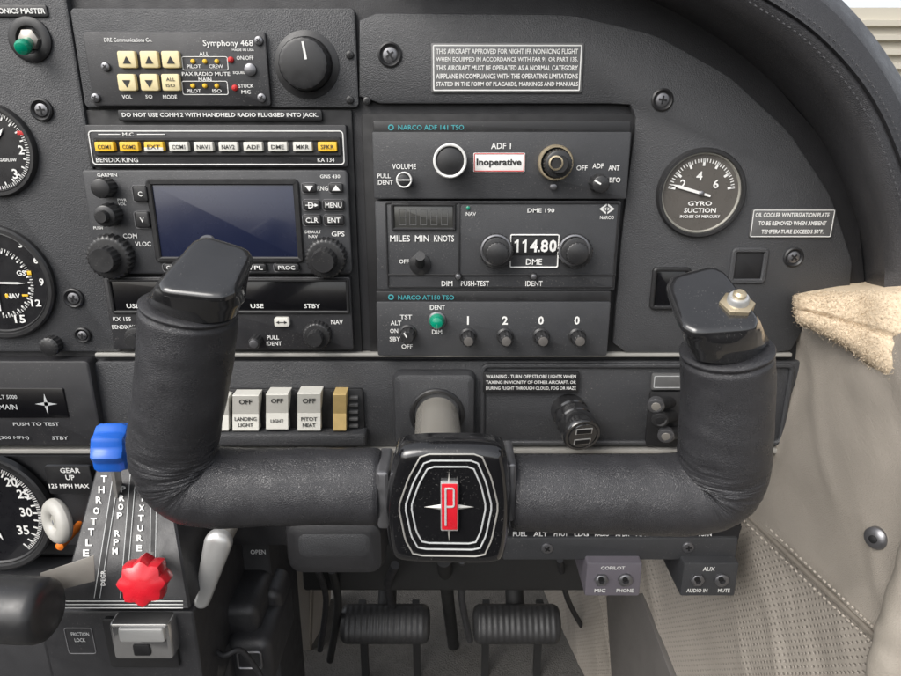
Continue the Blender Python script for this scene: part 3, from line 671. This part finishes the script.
rock('white rocker switch lettered landing light',245.5,26,395,431,[('OFF',402,5,13),('LANDING',419,3.8,22),('LIGHT',425,3.8,15)])
rock('white rocker switch with raised upper half between landing light and pitot',277,22,394,430,[('OFF',401,4.6,12),('LIGHT',421,3.6,13)])
rock('white rocker switch lettered pitot heat',309,23,393,431,[('OFF',401,5,13),('PITOT',419,3.8,16),('HEAT',425,3.8,13)])
rock('tan fluted rocker at the right end of the switches',339.5,13,394,431,[],'wood')
for k in range(5):
    bm=NB(); ps(bm,349,397+k*7,358,400+k*7,-.0075,-.004,1,.0004); obj('scale_bar',bm,'plate',sp)
# ================================================================== USB SOCKET
t=thing('charger_socket','black round charger socket on the lower panel','socket',W(572,440,-.003))
p0=W(569,411,-.003); p1=W(585,440,-.032); ax=(p1-p0).normalized(); L=(p1-p0).length; s=.0118
bm=NB(); lathe(bm,p0-ax*.004,[(s*1.02,0),(s*1.02,L*.25),(s*.93,L*.28),(s*.93,L*.34),(s*1.0,L*.37),(s*1.0,L*.52),(s*.93,L*.55),(s*.93,L*.6),(s*1.03,L*.64),(s*1.06,L*.95),(s*.98,L*1.0),(s*.85,L*1.0),(s*.82,L*.98)],axis=ax,seg=56); b_=obj('barrel',bm,'capm',t)
a_,u_,v_=frame_of(ax); fc=p0+ax*(L-.0042)
bm=NB(); lathe(bm,fc,[(s*.8,-.002),(s*.8,.0001),(s*.76,.0005)],axis=ax,seg=48); obj('face',bm,'capm',t)
for k in(-1,1):
    bm=NB(); boxM(bm,fc+v_*k*.0042+a_*.0005,u_*.0055,v_*.0021,a_*.0004); o=obj('port_surround',bm,'steel',t)
    bm=NB(); boxM(bm,fc+v_*k*.0042+a_*.001,u_*.0048,v_*.0015,a_*.0003); obj('port_opening',bm,'deep',o)
# ================================================================== KNOBS right
t=thing('valve_knobs','cluster of small black and silver knobs behind the right horn','knobs',W(662,446,-.003))
box('mount_plate',[(648,392,690,446)],'black',t,-.006,-.002,3)
for x,y in((656,405),(660,419),(666,435)):
    bm=NB(); tube(bm,[W(x+14,y-3,-.004),W(x+4,y-1,-.018),W(x,y,-.024)],[.004,.0042,.0045],20); o=obj('knob_body',bm,'knob',t)
    bm=NB(); lathe(bm,W(x,y,-.0235),[(.0048,-.003),(.0052,0),(.0052,.0014),(.0044,.0018)],axis=(-.25,-1,-.2),seg=28); obj('knob_tip',bm,'zinc' if y!=419 else 'knob',o)
    bm=NB(); lathe(bm,W(x,y,-.0235),[(.003,.0016),(.0028,.0022),(.0016,.0024)],axis=(-.25,-1,-.2),seg=22); obj('knob_centre',bm,'grey_metal' if y!=419 else 'black',o)
# ================================================================== YOKE
yk=thing('control_yoke','black leather wrapped control yoke with emblem hub on silver shaft','control yoke',W(437,415,0))
def horn(path,n=240):
    P=cr([W(x,y,Y) for x,y,Y,r in path],n); Rr=cr([(r*S(x,y,Y),0,0) for x,y,Y,r in path],n)
    return P,[v.x for v in Rr]
def wr(bend,inner):
    def f(u,t,p):
        d=noise.noise(p*40)*.0006+noise.noise(p*110)*.0003
        k=math.exp(-((u-bend)/.12)**2); near=max(0,1-(p-inner).length/.055)
        n_=.7*noise.noise(Vector((u*45,t*1.1,2.0)))+.7*noise.noise(Vector((u*120,t*1.5,7.0)))+.4*noise.noise(Vector((u*210,t*2.2,11.0)))
        d+=k*n_*.0012*(.3+1.1*near)
        d+=.0004*noise.noise(Vector((u*22,t*1.2,4.0)))
        # turned edge under the cap: a lip with a shallow groove below it
        d-=.0011*math.exp(-((u-.022)/.006)**2)
        d-=.004*max(0,1-u/.006)**2
        d-=.0014*math.exp(-((u-1)/.01)**2)
        return d
    return f
left=[(190,305,-.122,47),(186,350,-.120,46),(180,400,-.117,44.5),(174,440,-.114,43),(176,464,-.1125,42),(188,480,-.1115,40.5),(212,487,-.111,39.5),(260,487,-.11,38.5),(320,486,-.11,38),(381,486,-.11,37.5)]
right=[(727,347,-.122,45),(727,390,-.119,44.5),(725,430,-.116,44.5),(723,462,-.1135,44),(718,480,-.1125,43),(702,491,-.1115,41.5),(680,494,-.111,40.5),(630,494,-.11,39.5),(570,493,-.11,38.5),(512,492,-.11,37.5)]
for P_,b_,inn in((left,.43,(218,446)),(right,.42,(680,450))):
    P,Rr=horn(P_); bm=NB(); tube(bm,P,Rr,96,disp=wr(b_,W(*inn,-.12))); g=obj('grip',bm,'leather',yk,sharp=80)
    bm=NB()
    for k in range(4,len(P)-4,2):
        T=(P[k+1]-P[k-1]).normalized(); d=(T.cross(Vector((0,-1,0))).normalized()*(1 if P_ is left else -1)); d=(d*.9+Vector((0,.42,0))).normalized()
        q=P[k]+d*(Rr[k]+.0002); tube(bm,[q-T*.0005,q+T*.0005],.0003,6)
    obj('stitching',bm,'thread',g)
def cap(topq,botq,gc,gr):
    # body: a round socket the size of the grip top, lofted up to a slanted four-sided face
    ct=[Vector(p) for p in chaikin([tuple(W(*p)) for p in topq],4,.15)]; cb=[Vector(p) for p in chaikin([tuple(W(*p)) for p in botq],4,.25)]
    g=sum(ct,Vector())/len(ct); gb=sum(cb,Vector())/len(cb)
    nrm=(Vector(W(*topq[1]))-Vector(W(*topq[0]))).cross(Vector(W(*topq[3]))-Vector(W(*topq[0]))).normalized()
    if nrm.dot(CAM-g)<0: nrm=-nrm
    def ins(r,d,h): return [p+(g-p).normalized()*d+nrm*h for p in r]
    rings=[[gb+(p-gb)*.8-Vector((0,0,.007)) for p in cb],[gb+(p-gb)*.93-Vector((0,0,.002)) for p in cb],[gb+(p-gb)*.985-Vector((0,0,.0006)) for p in cb],cb]
    for u in(.35,.7): rings.append([a.lerp(b,u) for a,b in zip(cb,ct)])
    for d,h in((0,-.0030),(.0003,-.0016),(.0012,-.0005),(.0026,0),(.004,.0001)): rings.append(ins(ct,d,h))
    c2=rings[-1]; rings.append([p.lerp(g+nrm*.0002,.5) for p in c2])
    bm=NB(); loft(bm,rings); bmesh.ops.recalc_face_normals(bm,faces=bm.faces)
    return bm,nrm
tl_=[(148,290,-.146),(233,299,-.146),(257,249,-.110),(198,231,-.110)]
bm,nr=cap(tl_,[(143,309,-.1425),(239,311,-.1425),(250,290,-.100),(150,288,-.100)],(190,305),47)
cl=obj('grip_cap',bm,'capm',yk,sharp=50)
def onplane(px,py,q):
    a,b,c=W(*q[0]),W(*q[1]),W(*q[2]); n_=(b-a).cross(c-a); d=ray(px,py); return CAM+d*((a-CAM).dot(n_)/d.dot(n_))
p=onplane(207,241,tl_)
bm=NB(); lathe(bm,p,[(.0034,-.003),(.0034,.0008),(.0024,.0016)],axis=nr,seg=20); obj('cap_screw',bm,'zinc',cl)
tq=[(684,334,-.146),(769,328,-.146),(720,261,-.110),(663,276,-.110)]
bm,nr=cap(tq,[(682,351,-.1425),(772,351,-.1425),(766,328,-.100),(686,328,-.100)],(727,347),45)
crr=obj('grip_cap',bm,'capm',yk,sharp=50)
p=onplane(737,304,tq); ax=nr
bm=NB(); lathe(bm,p,[(.0075,-.004),(.0075,.0008),(.006,.0014)],axis=ax,seg=6); o=obj('button_nut',bm,'brass',crr)
bm=NB(); lathe(bm,p,[(.0046,0),(.0046,.0035),(.0039,.0045)],axis=ax,seg=28); obj('button_collar',bm,'steel',o)
bm=NB(); lathe(bm,p,[(.0028,.003),(.0028,.006),(.0017,.007)],axis=ax,seg=24); obj('push_button',bm,'brass',o)
# hub
hp=chaikin([(400,446),(502,446),(509,464),(513,510),(507,563),(494,569),(402,567),(388,561),(383,508),(393,462)],3,.22)
bm=NB(); pprism(bm,hp,-.136,-.122,((0,.008),(.0006,.0052),(.0018,.0028)),((.92,.001),(.86,.0002),(.8,0),(.4,-.0001))); hub=obj('hub',bm,'gloss',yk,sharp=60)
base=[(421,452.5),(482,452.5),(493,478),(500,507),(493,541),(485,558),(413,557),(404,541),(397,507),(407,478)]
cx,cy=449,505
for sc_ in(1,.87,.75):
    q=[W(cx+(x-cx)*sc_*.97,cy+(y-cy)*sc_*.97,-.1363) for x,y in base]
    bm=NB(); tube(bm,[Vector(v) for v in chaikin([tuple(w) for w in q],1,.12)],.00045,8,closed=True); obj('contour_line',bm,'dim' if sc_<1 else 'alum',hub)
c=W(449,507,-.1366); s=S(449,507,-.136); bm=NB(); ctr=bm.verts.new(c+Vector((0,-.0014,0))); ring=[]
for k in range(8):
    a=k*math.pi/4; r=(40 if k%4==0 else 25) if k%2==0 else 5.5
    ring.append(bm.verts.new(c+Vector((math.sin(a)*r*s,0,math.cos(a)*r*s))))
for k in range(8): bm.faces.new((ctr,ring[(k+1)%8],ring[k]))
bmesh.ops.recalc_face_normals(bm,faces=bm.faces); em=obj('emblem_star',bm,'alum',hub,sharp=5)
bm=NB(); ps(bm,440.6,483,458.4,531,-.1386,-.1362,1.5,.0003); e2=obj('emblem_frame',bm,'steel',hub)
bm=NB(); ps(bm,441.7,484.2,457.3,529.8,-.1391,-.137,1,.0002); e3=obj('emblem_field',bm,'red',hub)
bm=NB(); ps(bm,444.6,488,446.6,526,-.1395,-.1388,.3,.0001); pframe(bm,444.6,488,454.8,508,1.9,-.13955,-.1388,3,.0001); obj('emblem_letter',bm,'dim',hub)
for x0,x1,y in((376,390,500),(507,516,492)):
    bm=NB(); ps(bm,x0,y-28,x1,y+30,-.126,-.101,4,.003); obj('clamp',bm,'zinc',yk)
for x0,x1,y in((376,440,493),(460,520,493)):
    bm=NB(); tube(bm,[W(x0,y,-.112),W(x1,y,-.112)],.013,28); obj('arm_stub',bm,'gloss',yk)
b0=W(437,409,.004); b1=Vector((b0.x+.004,-.12,W(449,492,-.12).z)); ax=b1-b0
bm=NB(); lathe(bm,b0,[(.0142,0),(.0142,ax.length*.5),(.0142,ax.length)],axis=ax,seg=64); obj('shaft',bm,'shaft',yk,sharp=50)
bm=NB(); lathe(bm,W(437,414,-.012),[(.018,-.001),(.018,.0012),(.0172,.002),(.0156,.0018),(.0148,0)],seg=48,cap1=False); obj('shaft_collar',bm,'black',yk)
# ================================================================== UNDER PANEL
up=thing('under_panel','dark recessed structure under the instrument panel','panel',W(300,600,.03))
box('dark_fascia',[(-120,456,520,545)],'board',up,.026,.05,2)
box('right_fascia',[(500,456,745,540)],'board',up,.015,.05,2)
bm=NB(); ps(bm,-160,540,286,900,.045,.12,4,.002); obj('pedestal_side',bm,'board',up)
bm=NB(); ps(bm,284,523,384,577,.0,.05,16,.008); obj('vent_housing',bm,'radio',up)
bm=NB(); ps(bm,296,533,372,560,-.001,.01,10,.004); obj('vent_lip',bm,'board_l',up)
bm=NB(); ps(bm,300,520,735,592,.14,.2,4,.004); obj('rear_shroud',bm,'fire',up)
texts('lettering',[('OPEN',258,552,4.5,15)],'dim',up,.0255)
t=thing('footwell_lining','pale lining panel left of the pedals in the footwell','lining',W(312,690,.3))
bm=NB(); rings=[]
for k in range(13):
    py=565+k*12; rings.append([W(270,py,.24+.001*k),W(312-.4*k,py,.25+.003*math.sin(k*.8)),W(328-.5*k,py,.30+.002*math.sin(k)),W(332-.5*k,py,.34)])
loft(bm,rings,closed=False); obj('lining_sheet',bm,'lining',t,sharp=80)
bm=NB(); tube(bm,[W(313-.4*k,565+k*12,.249) for k in range(13)],.002,8); obj('lining_edge',bm,'bseam',t)
bp=thing('breaker_panel','narrow black strip with screws under the right panel edge','breaker panel',W(620,562,-.01))
bm=NB(); ps(bm,503,538,737,560,-.012,.03,2,.001); obj('strip_plate',bm,'radio2',bp)
bm=NB(); rings=[[W(505,526,.0),W(742,526,.0)],[W(505,538,-.0115),W(738,538,-.0115)]]
v=[bm.verts.new(p) for p in(rings[0]+rings[1][::-1])]; bm.faces.new(v); obj('label_plate',bm,'black',bp)
bm=NB()
lab=['FUEL','ALT','PITOT','LDG','RADIO','XPDR','NAV','STROBE','GEAR','TURN']
for k,s_ in enumerate(lab): txt(bm,s_,520+k*20.5,534,4.5,14,0,'C',.015,yf=lambda p,q:-(q-526)/12*.0115-.0006)
obj('lettering',bm,'white',bp)
for x,y in((547,548),(688,547)): screw(x,y,6,-.012,bp,'zinc')
def jackbox(label,a,b,m,items):
    t=thing('jack_box',label,'jack box',W((a+b)/2,596,-.012))
    bm=NB(); ps(bm,a,563,b,596,-.02,.02,2,.001); obj('case',bm,m,t)
    for i,x in enumerate((a+15,b-16)):
        bm=NB(); s=S(x,578,-.02); lathe(bm,W(x,579,-.02),[(7*s,-.001),(7*s,.002),(5*s,.003),(3*s,.003),(2.8*s,0)],seg=6 if i==0 else 28); o=obj('jack_nut',bm,'zinc',t)
        bm=NB(); lathe(bm,W(x,579,-.0225),[(3*s,0),(2.6*s,.0007)],seg=20); obj('jack_hole',bm,'deep',o)
    texts('lettering',items,'white',t,-.0203)
jackbox('grey violet headset jack box hanging under the breaker strip',586,641,'purple',[('MIC',600,590.5,3.6,11),('PHONE',625,590.5,3.6,17),('COPILOT',613,568,3.4,24)])
jackbox('black auxiliary jack box at the right end of the breaker strip',682,737,'radio2',[('AUX',709,569,4.2,12),('AUDIO IN',697,590.5,3.8,21),('MUTE',724,590.5,3.8,12)])
# ================================================================== THROTTLE QUADRANT
q_=thing('throttle_quadrant','black throttle quadrant with blue and red lever knobs','throttle quadrant',W(120,612,-.05))
def qY(py):
    v=max(-.1,min(1.1,(py-468)/140)); return -.012-.056*math.sin(max(0,v)*1.25)/math.sin(1.25)
def ql(py): v=(py-468)/140; return 96-38*v
def qr(py): v=(py-468)/140; return 166+24*v
rings=[]
for k in range(15):
    py=468+10*k; Y=qY(py); a,b=W(ql(py),py,Y),W(qr(py),py,Y)
    rings.append([a+Vector((0,.06,0)),a+Vector((0,.0015,0)),a+Vector((.0012,0,0)),b-Vector((.0012,0,0)),b+Vector((0,.0015,0)),b+Vector((0,.06,0))])
bm=NB(); loft(bm,rings); obj('cover',bm,'radio',q_,sharp=25)
def qstrip(bm,x0,y0,x1,y1,w,off):
    n=20; L_=[];R_=[]
    for k in range(n+1):
        y=y0+(y1-y0)*k/n; x=x0+(x1-x0)*k/n
        L_.append(bm.verts.new(W(x-w/2,y,qY(y)-off))); R_.append(bm.verts.new(W(x+w/2,y,qY(y)-off)))
    for k in range(n): bm.faces.new((L_[k],R_[k],R_[k+1],L_[k+1]))
for x0,x1 in((116,97),(133,123),(154,152)):
    bm=NB(); qstrip(bm,x0,474,x1,598,4.5,.0006); o=obj('lever_slot',bm,'deep',q_)
    for sg in(-1,1):
        bm=NB(); qstrip(bm,x0+sg*2.8,474,x1+sg*2.8,598,.7,.0007); obj('slot_edge',bm,'dim',o)
bm=NB()
def column(s_,x0,y0,x1,y1,h,w):
    n=len(s_)
    for k,ch in enumerate(s_):
        if ch==' ': continue
        u=k/(n-1); txt(bm,ch,x0+(x1-x0)*u,y0+(y1-y0)*u,h,w if ch!='I' else 1.6,0,'C',.03,yf=lambda p,q:qY(q)-.0006)
column('THROTTLE',104,479,86,553,7,6.2); column('PROP RPM',123,489,115,551,6.4,5.4); column('MIXTURE',143,488,139,548,6.4,5.8)
txt(bm,'DECR',103,578,4.5,None,0,'C',.02,yf=lambda p,q:qY(q)-.0006,rot=R(90))
for k in range(3): qstrip(bm,124,600.5+k*3.4,124.1,601.5+k*3.4,118,.0007)
obj('lettering',bm,'white',q_)
def lever(name,base,tip,w=.0022,m='alum'):
    bm=NB(); a=W(*base); b=W(*tip); d=(b-a).normalized(); e=d.cross(Vector((1,0,0))).normalized()
    boxM(bm,(a+b)/2,(b-a)/2,e*.005,Vector((w/2,0,0))); return obj(name,bm,m,q_)
l=lever('propeller_lever',(119,496,-.02),(114,456,-.046)); c=W(113,447,-.05); s=S(113,447,-.05)
bm=NB(); w=17*s; lathe(bm,c-Vector((w,0,0)),[(15*s,0),(21*s,.0015),(23.5*s,w*.4),(23.5*s,w*1.6),(21*s,w*2-.0015),(15*s,w*2)],axis=(1,.12,-.05),seg=40,kn=(1,4,.085,8),cap0=True); obj('blue_knob',bm,'blue',l,sharp=32)
l=lever('mixture_lever',(152,560,-.06),(149,575,-.088)); c=W(148,576,-.086); s=S(148,575,-.09)
bm=NB(); ax=(.1,-1,.25); lathe(bm,c,[(13*s,-.004),(20.5*s,-.0025),(23*s,.001),(23*s,.009),(21*s,.0115),(14*s,.0135),(6*s,.014)],axis=ax,seg=32,kn=(1,4,.1,8),cap0=True); obj('red_knob',bm,'red',l,sharp=28)
bm=NB(); hull(bm,[W(x,y,Y) for Y in(-.080,-.082) for x,y in((40,573),(94,555),(95,581),(44,594))],.0004,2); l=obj('throttle_lever',bm,'grey_metal',q_)
c=W(-60,606,-.1); s=S(20,606,-.1); Lh=W(55,606,-.1).x-c.x
bm=NB(); lathe(bm,c,[(32*s,0),(32*s,Lh-.012),(31.6*s,Lh-.006),(29.5*s,Lh-.0025),(25*s,Lh-.0006),(14*s,Lh)],axis=(1,-.06,-.0),seg=64,cap0=True); obj('black_handle',bm,'knob',l,sharp=60)
# gear knob
t=thing('gear_lever','white wheel shaped knob on a short lever','lever',W(57,522,.0))
c=W(57,521,-.035); s=S(57,521,-.035); bm=NB(); axis=Vector((-.55,-.8,.1)).normalized(); prof=[]
for k in range(17):
    a=2*math.pi*k/16; prof.append((15*s+8.5*s*math.cos(a),6.5*s*math.sin(a)*1.1))
lathe(bm,c,prof,axis=axis,seg=40,cap1=False); obj('wheel_knob',bm,'dull',t,sharp=80)
bm=NB(); lathe(bm,c,[(10*s,-.003),(10*s,.001),(5*s,.002)],axis=axis,seg=32,cap0=True); obj('wheel_hub',bm,'ring',t)
bm=NB(); tube(bm,[c,W(66,524,.03)],.003,14); obj('stem',bm,'zinc',t)
bm=NB(); lathe(bm,W(61,545,.0),[(.003,-.03),(.003,.002),(.001,.003)],seg=18); obj('lamp',bm,'orange',t)
# friction lever
t=thing('friction_lever','bright metal friction lock lever right of the throttle quadrant','lever',W(212,560,.0))
bm=NB(); lathe(bm,W(219,544,-.03),[(.0065,-.06),(.0065,0),(.0055,.002),(.003,.003)],seg=40); obj('pivot',bm,'grey_metal',t)
bm=NB(); A_=W(218,543,-.042); B_=W(202,600,-.047); T=(B_-A_).normalized(); u=T.cross(Vector((0,-1,0))).normalized(); n_=u.cross(T)
out=[]
for k in range(17): a=math.pi*k/16; out.append(A_+u*math.cos(a)*.0088-T*math.sin(a)*.0088)
for k in range(17): a=math.pi*k/16; out.append(B_-u*math.cos(a)*.0052+T*math.sin(a)*.0052)
nn=n_ if n_.y<0 else -n_; ab=B_-A_
def ctrp(p): return A_+ab*max(0,min(1,(p-A_).dot(ab)/ab.length_squared))
rings=[[p-nn*.003 for p in out]]
for f_,h in((0,.0008),(.06,.002),(.2,.0032),(.42,.0041),(.7,.0045)): rings.append([p.lerp(ctrp(p),f_)+nn*h for p in out])
loft(bm,rings); bmesh.ops.recalc_face_normals(bm,faces=bm.faces); arm=obj('arm',bm,'steel',t,sharp=60)
# console below
t=thing('pedestal_console','black console below the throttle quadrant with chrome latch','console',W(130,676,-.04))
bm=NB(); ps(bm,52,611,203,740,-.055,.05,4,.002); obj('housing',bm,'radio',t)
bm=NB(); ps(bm,-60,640,60,760,-.05,.04,4,.002); obj('side_block',bm,'board',t)
bm=NB(); ps(bm,111,624,171,660,-.066,-.05,4,.0025); lt=obj('latch',bm,'chrome',t)
bm=NB(); ps(bm,118,629,164,643,-.0685,-.06,3,.0015); obj('latch_flap',bm,'steel',lt); bm=NB(); ps(bm,133,645,150,656,-.0672,-.06,2,.0006); obj('latch_slot',bm,'deep',lt)
bm=NB(); ps(bm,106,619,176,668,-.058,-.05,4,.001); obj('latch_plate',bm,'black',t)
bm=NB(); pframe(bm,66,628,94,654,.8,-.0554,-.0545,3,.0001); obj('label_frame',bm,'faint',t)
texts('lettering',[('FRICTION',80,634,3.6,18),('LOCK',80,640,3.6,11)],'dim',t,-.0555)
t=thing('fuel_selector','dark fuel selector mechanism right of the console','mechanism',W(240,676,.02))
for a,b,c,d,yf in((206,608,258,640,.0),(226,642,272,690,-.01),(202,655,230,700,-.02),(256,592,282,632,.03)):
    bm=NB(); ps(bm,a,b,c,d,yf,.06,11,.007); obj('block',bm,'radio',t,sharp=60)
bm=NB(); lathe(bm,W(212,668,-.024),[(.01,-.01),(.01,.004),(.007,.008),(.003,.009)],seg=40); obj('selector_knob',bm,'knob',t)
bm=NB(); pframe(bm,236,652,262,670,2.5,-.0115,-.009,4,.0006); obj('window_frame',bm,'zinc',t)
bm=NB(); tube(bm,cr([W(205,640,-.02),W(222,655,-.03),W(240,650,-.025),W(256,668,-.02),W(268,690,-.02)],24),.002,10); obj('cable',bm,'board',t)
# ================================================================== PEDALS
def pedal(label,x0,x1,y0,y1,Y):
    t=thing('rudder_pedal',label,'pedal',W((x0+x1)/2,676,Y))
    a=W(x0,(y0+y1)/2,Y); b=W(x1,(y0+y1)/2,Y); r=(y1-y0)/2*S(x0,y0,Y)
    rings=[]; n=80; nv=Vector((0,-.75,.66)); uv=Vector((0,.66,.75))
    for i in range(n+1):
        u=i/n; c=a.lerp(b,u); e=min(1,min(u,1-u)/.09); e=.55+.45*math.sqrt(max(0,1-(1-e)**2)); rr=r*1.08*e; ring=[]
        for k in range(32):
            an=k/32*6.2832; cc,ss=math.cos(an),math.sin(an); cc=math.copysign(abs(cc)**.8,cc); ss=math.copysign(abs(ss)**.8,ss)
            ridge=.00035*math.cos(i*1.2) if ss>.2 else 0
            ring.append(c+uv*cc*rr+nv*(ss*.015*e+ridge))
        rings.append(ring)
    bm=NB(); loft(bm,rings); bmesh.ops.recalc_face_normals(bm,faces=bm.faces); obj('ribbed_pad',bm,'rubber',t,sharp=70)
    m=(a+b)/2
    bm=NB(); tube(bm,cr([m+Vector((0,.012,0)),m+Vector((0,.05,.05)),m+Vector((0,.08,.22))],12),.01,14); obj('arm',bm,'fire',t)
    for dx in(-.03,.03):
        bm=NB(); boxM(bm,m+Vector((dx,.04,-.06)),Vector((.004,0,0)),Vector((0,.004,0)),Vector((0,0,.055))); obj('lower_link',bm,'fire',t)
pedal('ribbed black rudder pedal left of the hub below',341,430,606,641,.17)
pedal('ribbed black rudder pedal right of the hub below',473,560,606,641,.17)
t=thing('control_linkage','dark tubes and cables hanging in the footwell','linkage',W(360,600,.25))
for k,(pp,r) in enumerate([([(318,570,.1),(326,600,.14),(320,650,.16)],.003),([(332,570,.12),(338,605,.16),(330,660,.2)],.004),([(444,560,.12),(448,600,.2),(454,650,.26)],.007),([(462,560,.14),(462,600,.2),(470,640,.24)],.004),([(395,565,.1),(388,590,.15),(400,625,.2)],.004),([(560,560,.12),(568,600,.2),(590,640,.26)],.003)]):
    bm=NB(); tube(bm,cr([W(*p) for p in pp],16),r,14); obj('tube',bm,['board','fire','fire','zinc','board','board'][k],t)
# ================================================================== LIGHT
w=bpy.data.worlds.new('World'); scene.world=w; w.use_nodes=True; n=w.node_tree.nodes; l=w.node_tree.links
sky=n.new('ShaderNodeTexSky'); sky.sky_type='NISHITA'; sky.sun_disc=False; sky.sun_elevation=R(45); sky.sun_rotation=math.atan2(-.5,-.6); sky.dust_density=4
hs=n.new('ShaderNodeHueSaturation'); hs.inputs['Saturation'].default_value=.25; hs.inputs['Value'].default_value=1.75; l.new(sky.outputs[0],hs.inputs['Color']); l.new(hs.outputs[0],n['Background'].inputs[0]); n['Background'].inputs[1].default_value=.15
sd=bpy.data.lights.new('sun','SUN'); sd.energy=1.5; sd.angle=R(40); sd.color=(1,.96,.9); so=bpy.data.objects.new('sun',sd); C.objects.link(so)
so.rotation_euler=Vector((.5,.6,-.74)).to_track_quat('-Z','Y').to_euler()
scene.view_settings.view_transform='Standard'; scene.view_settings.look='None'; scene.view_settings.exposure=0
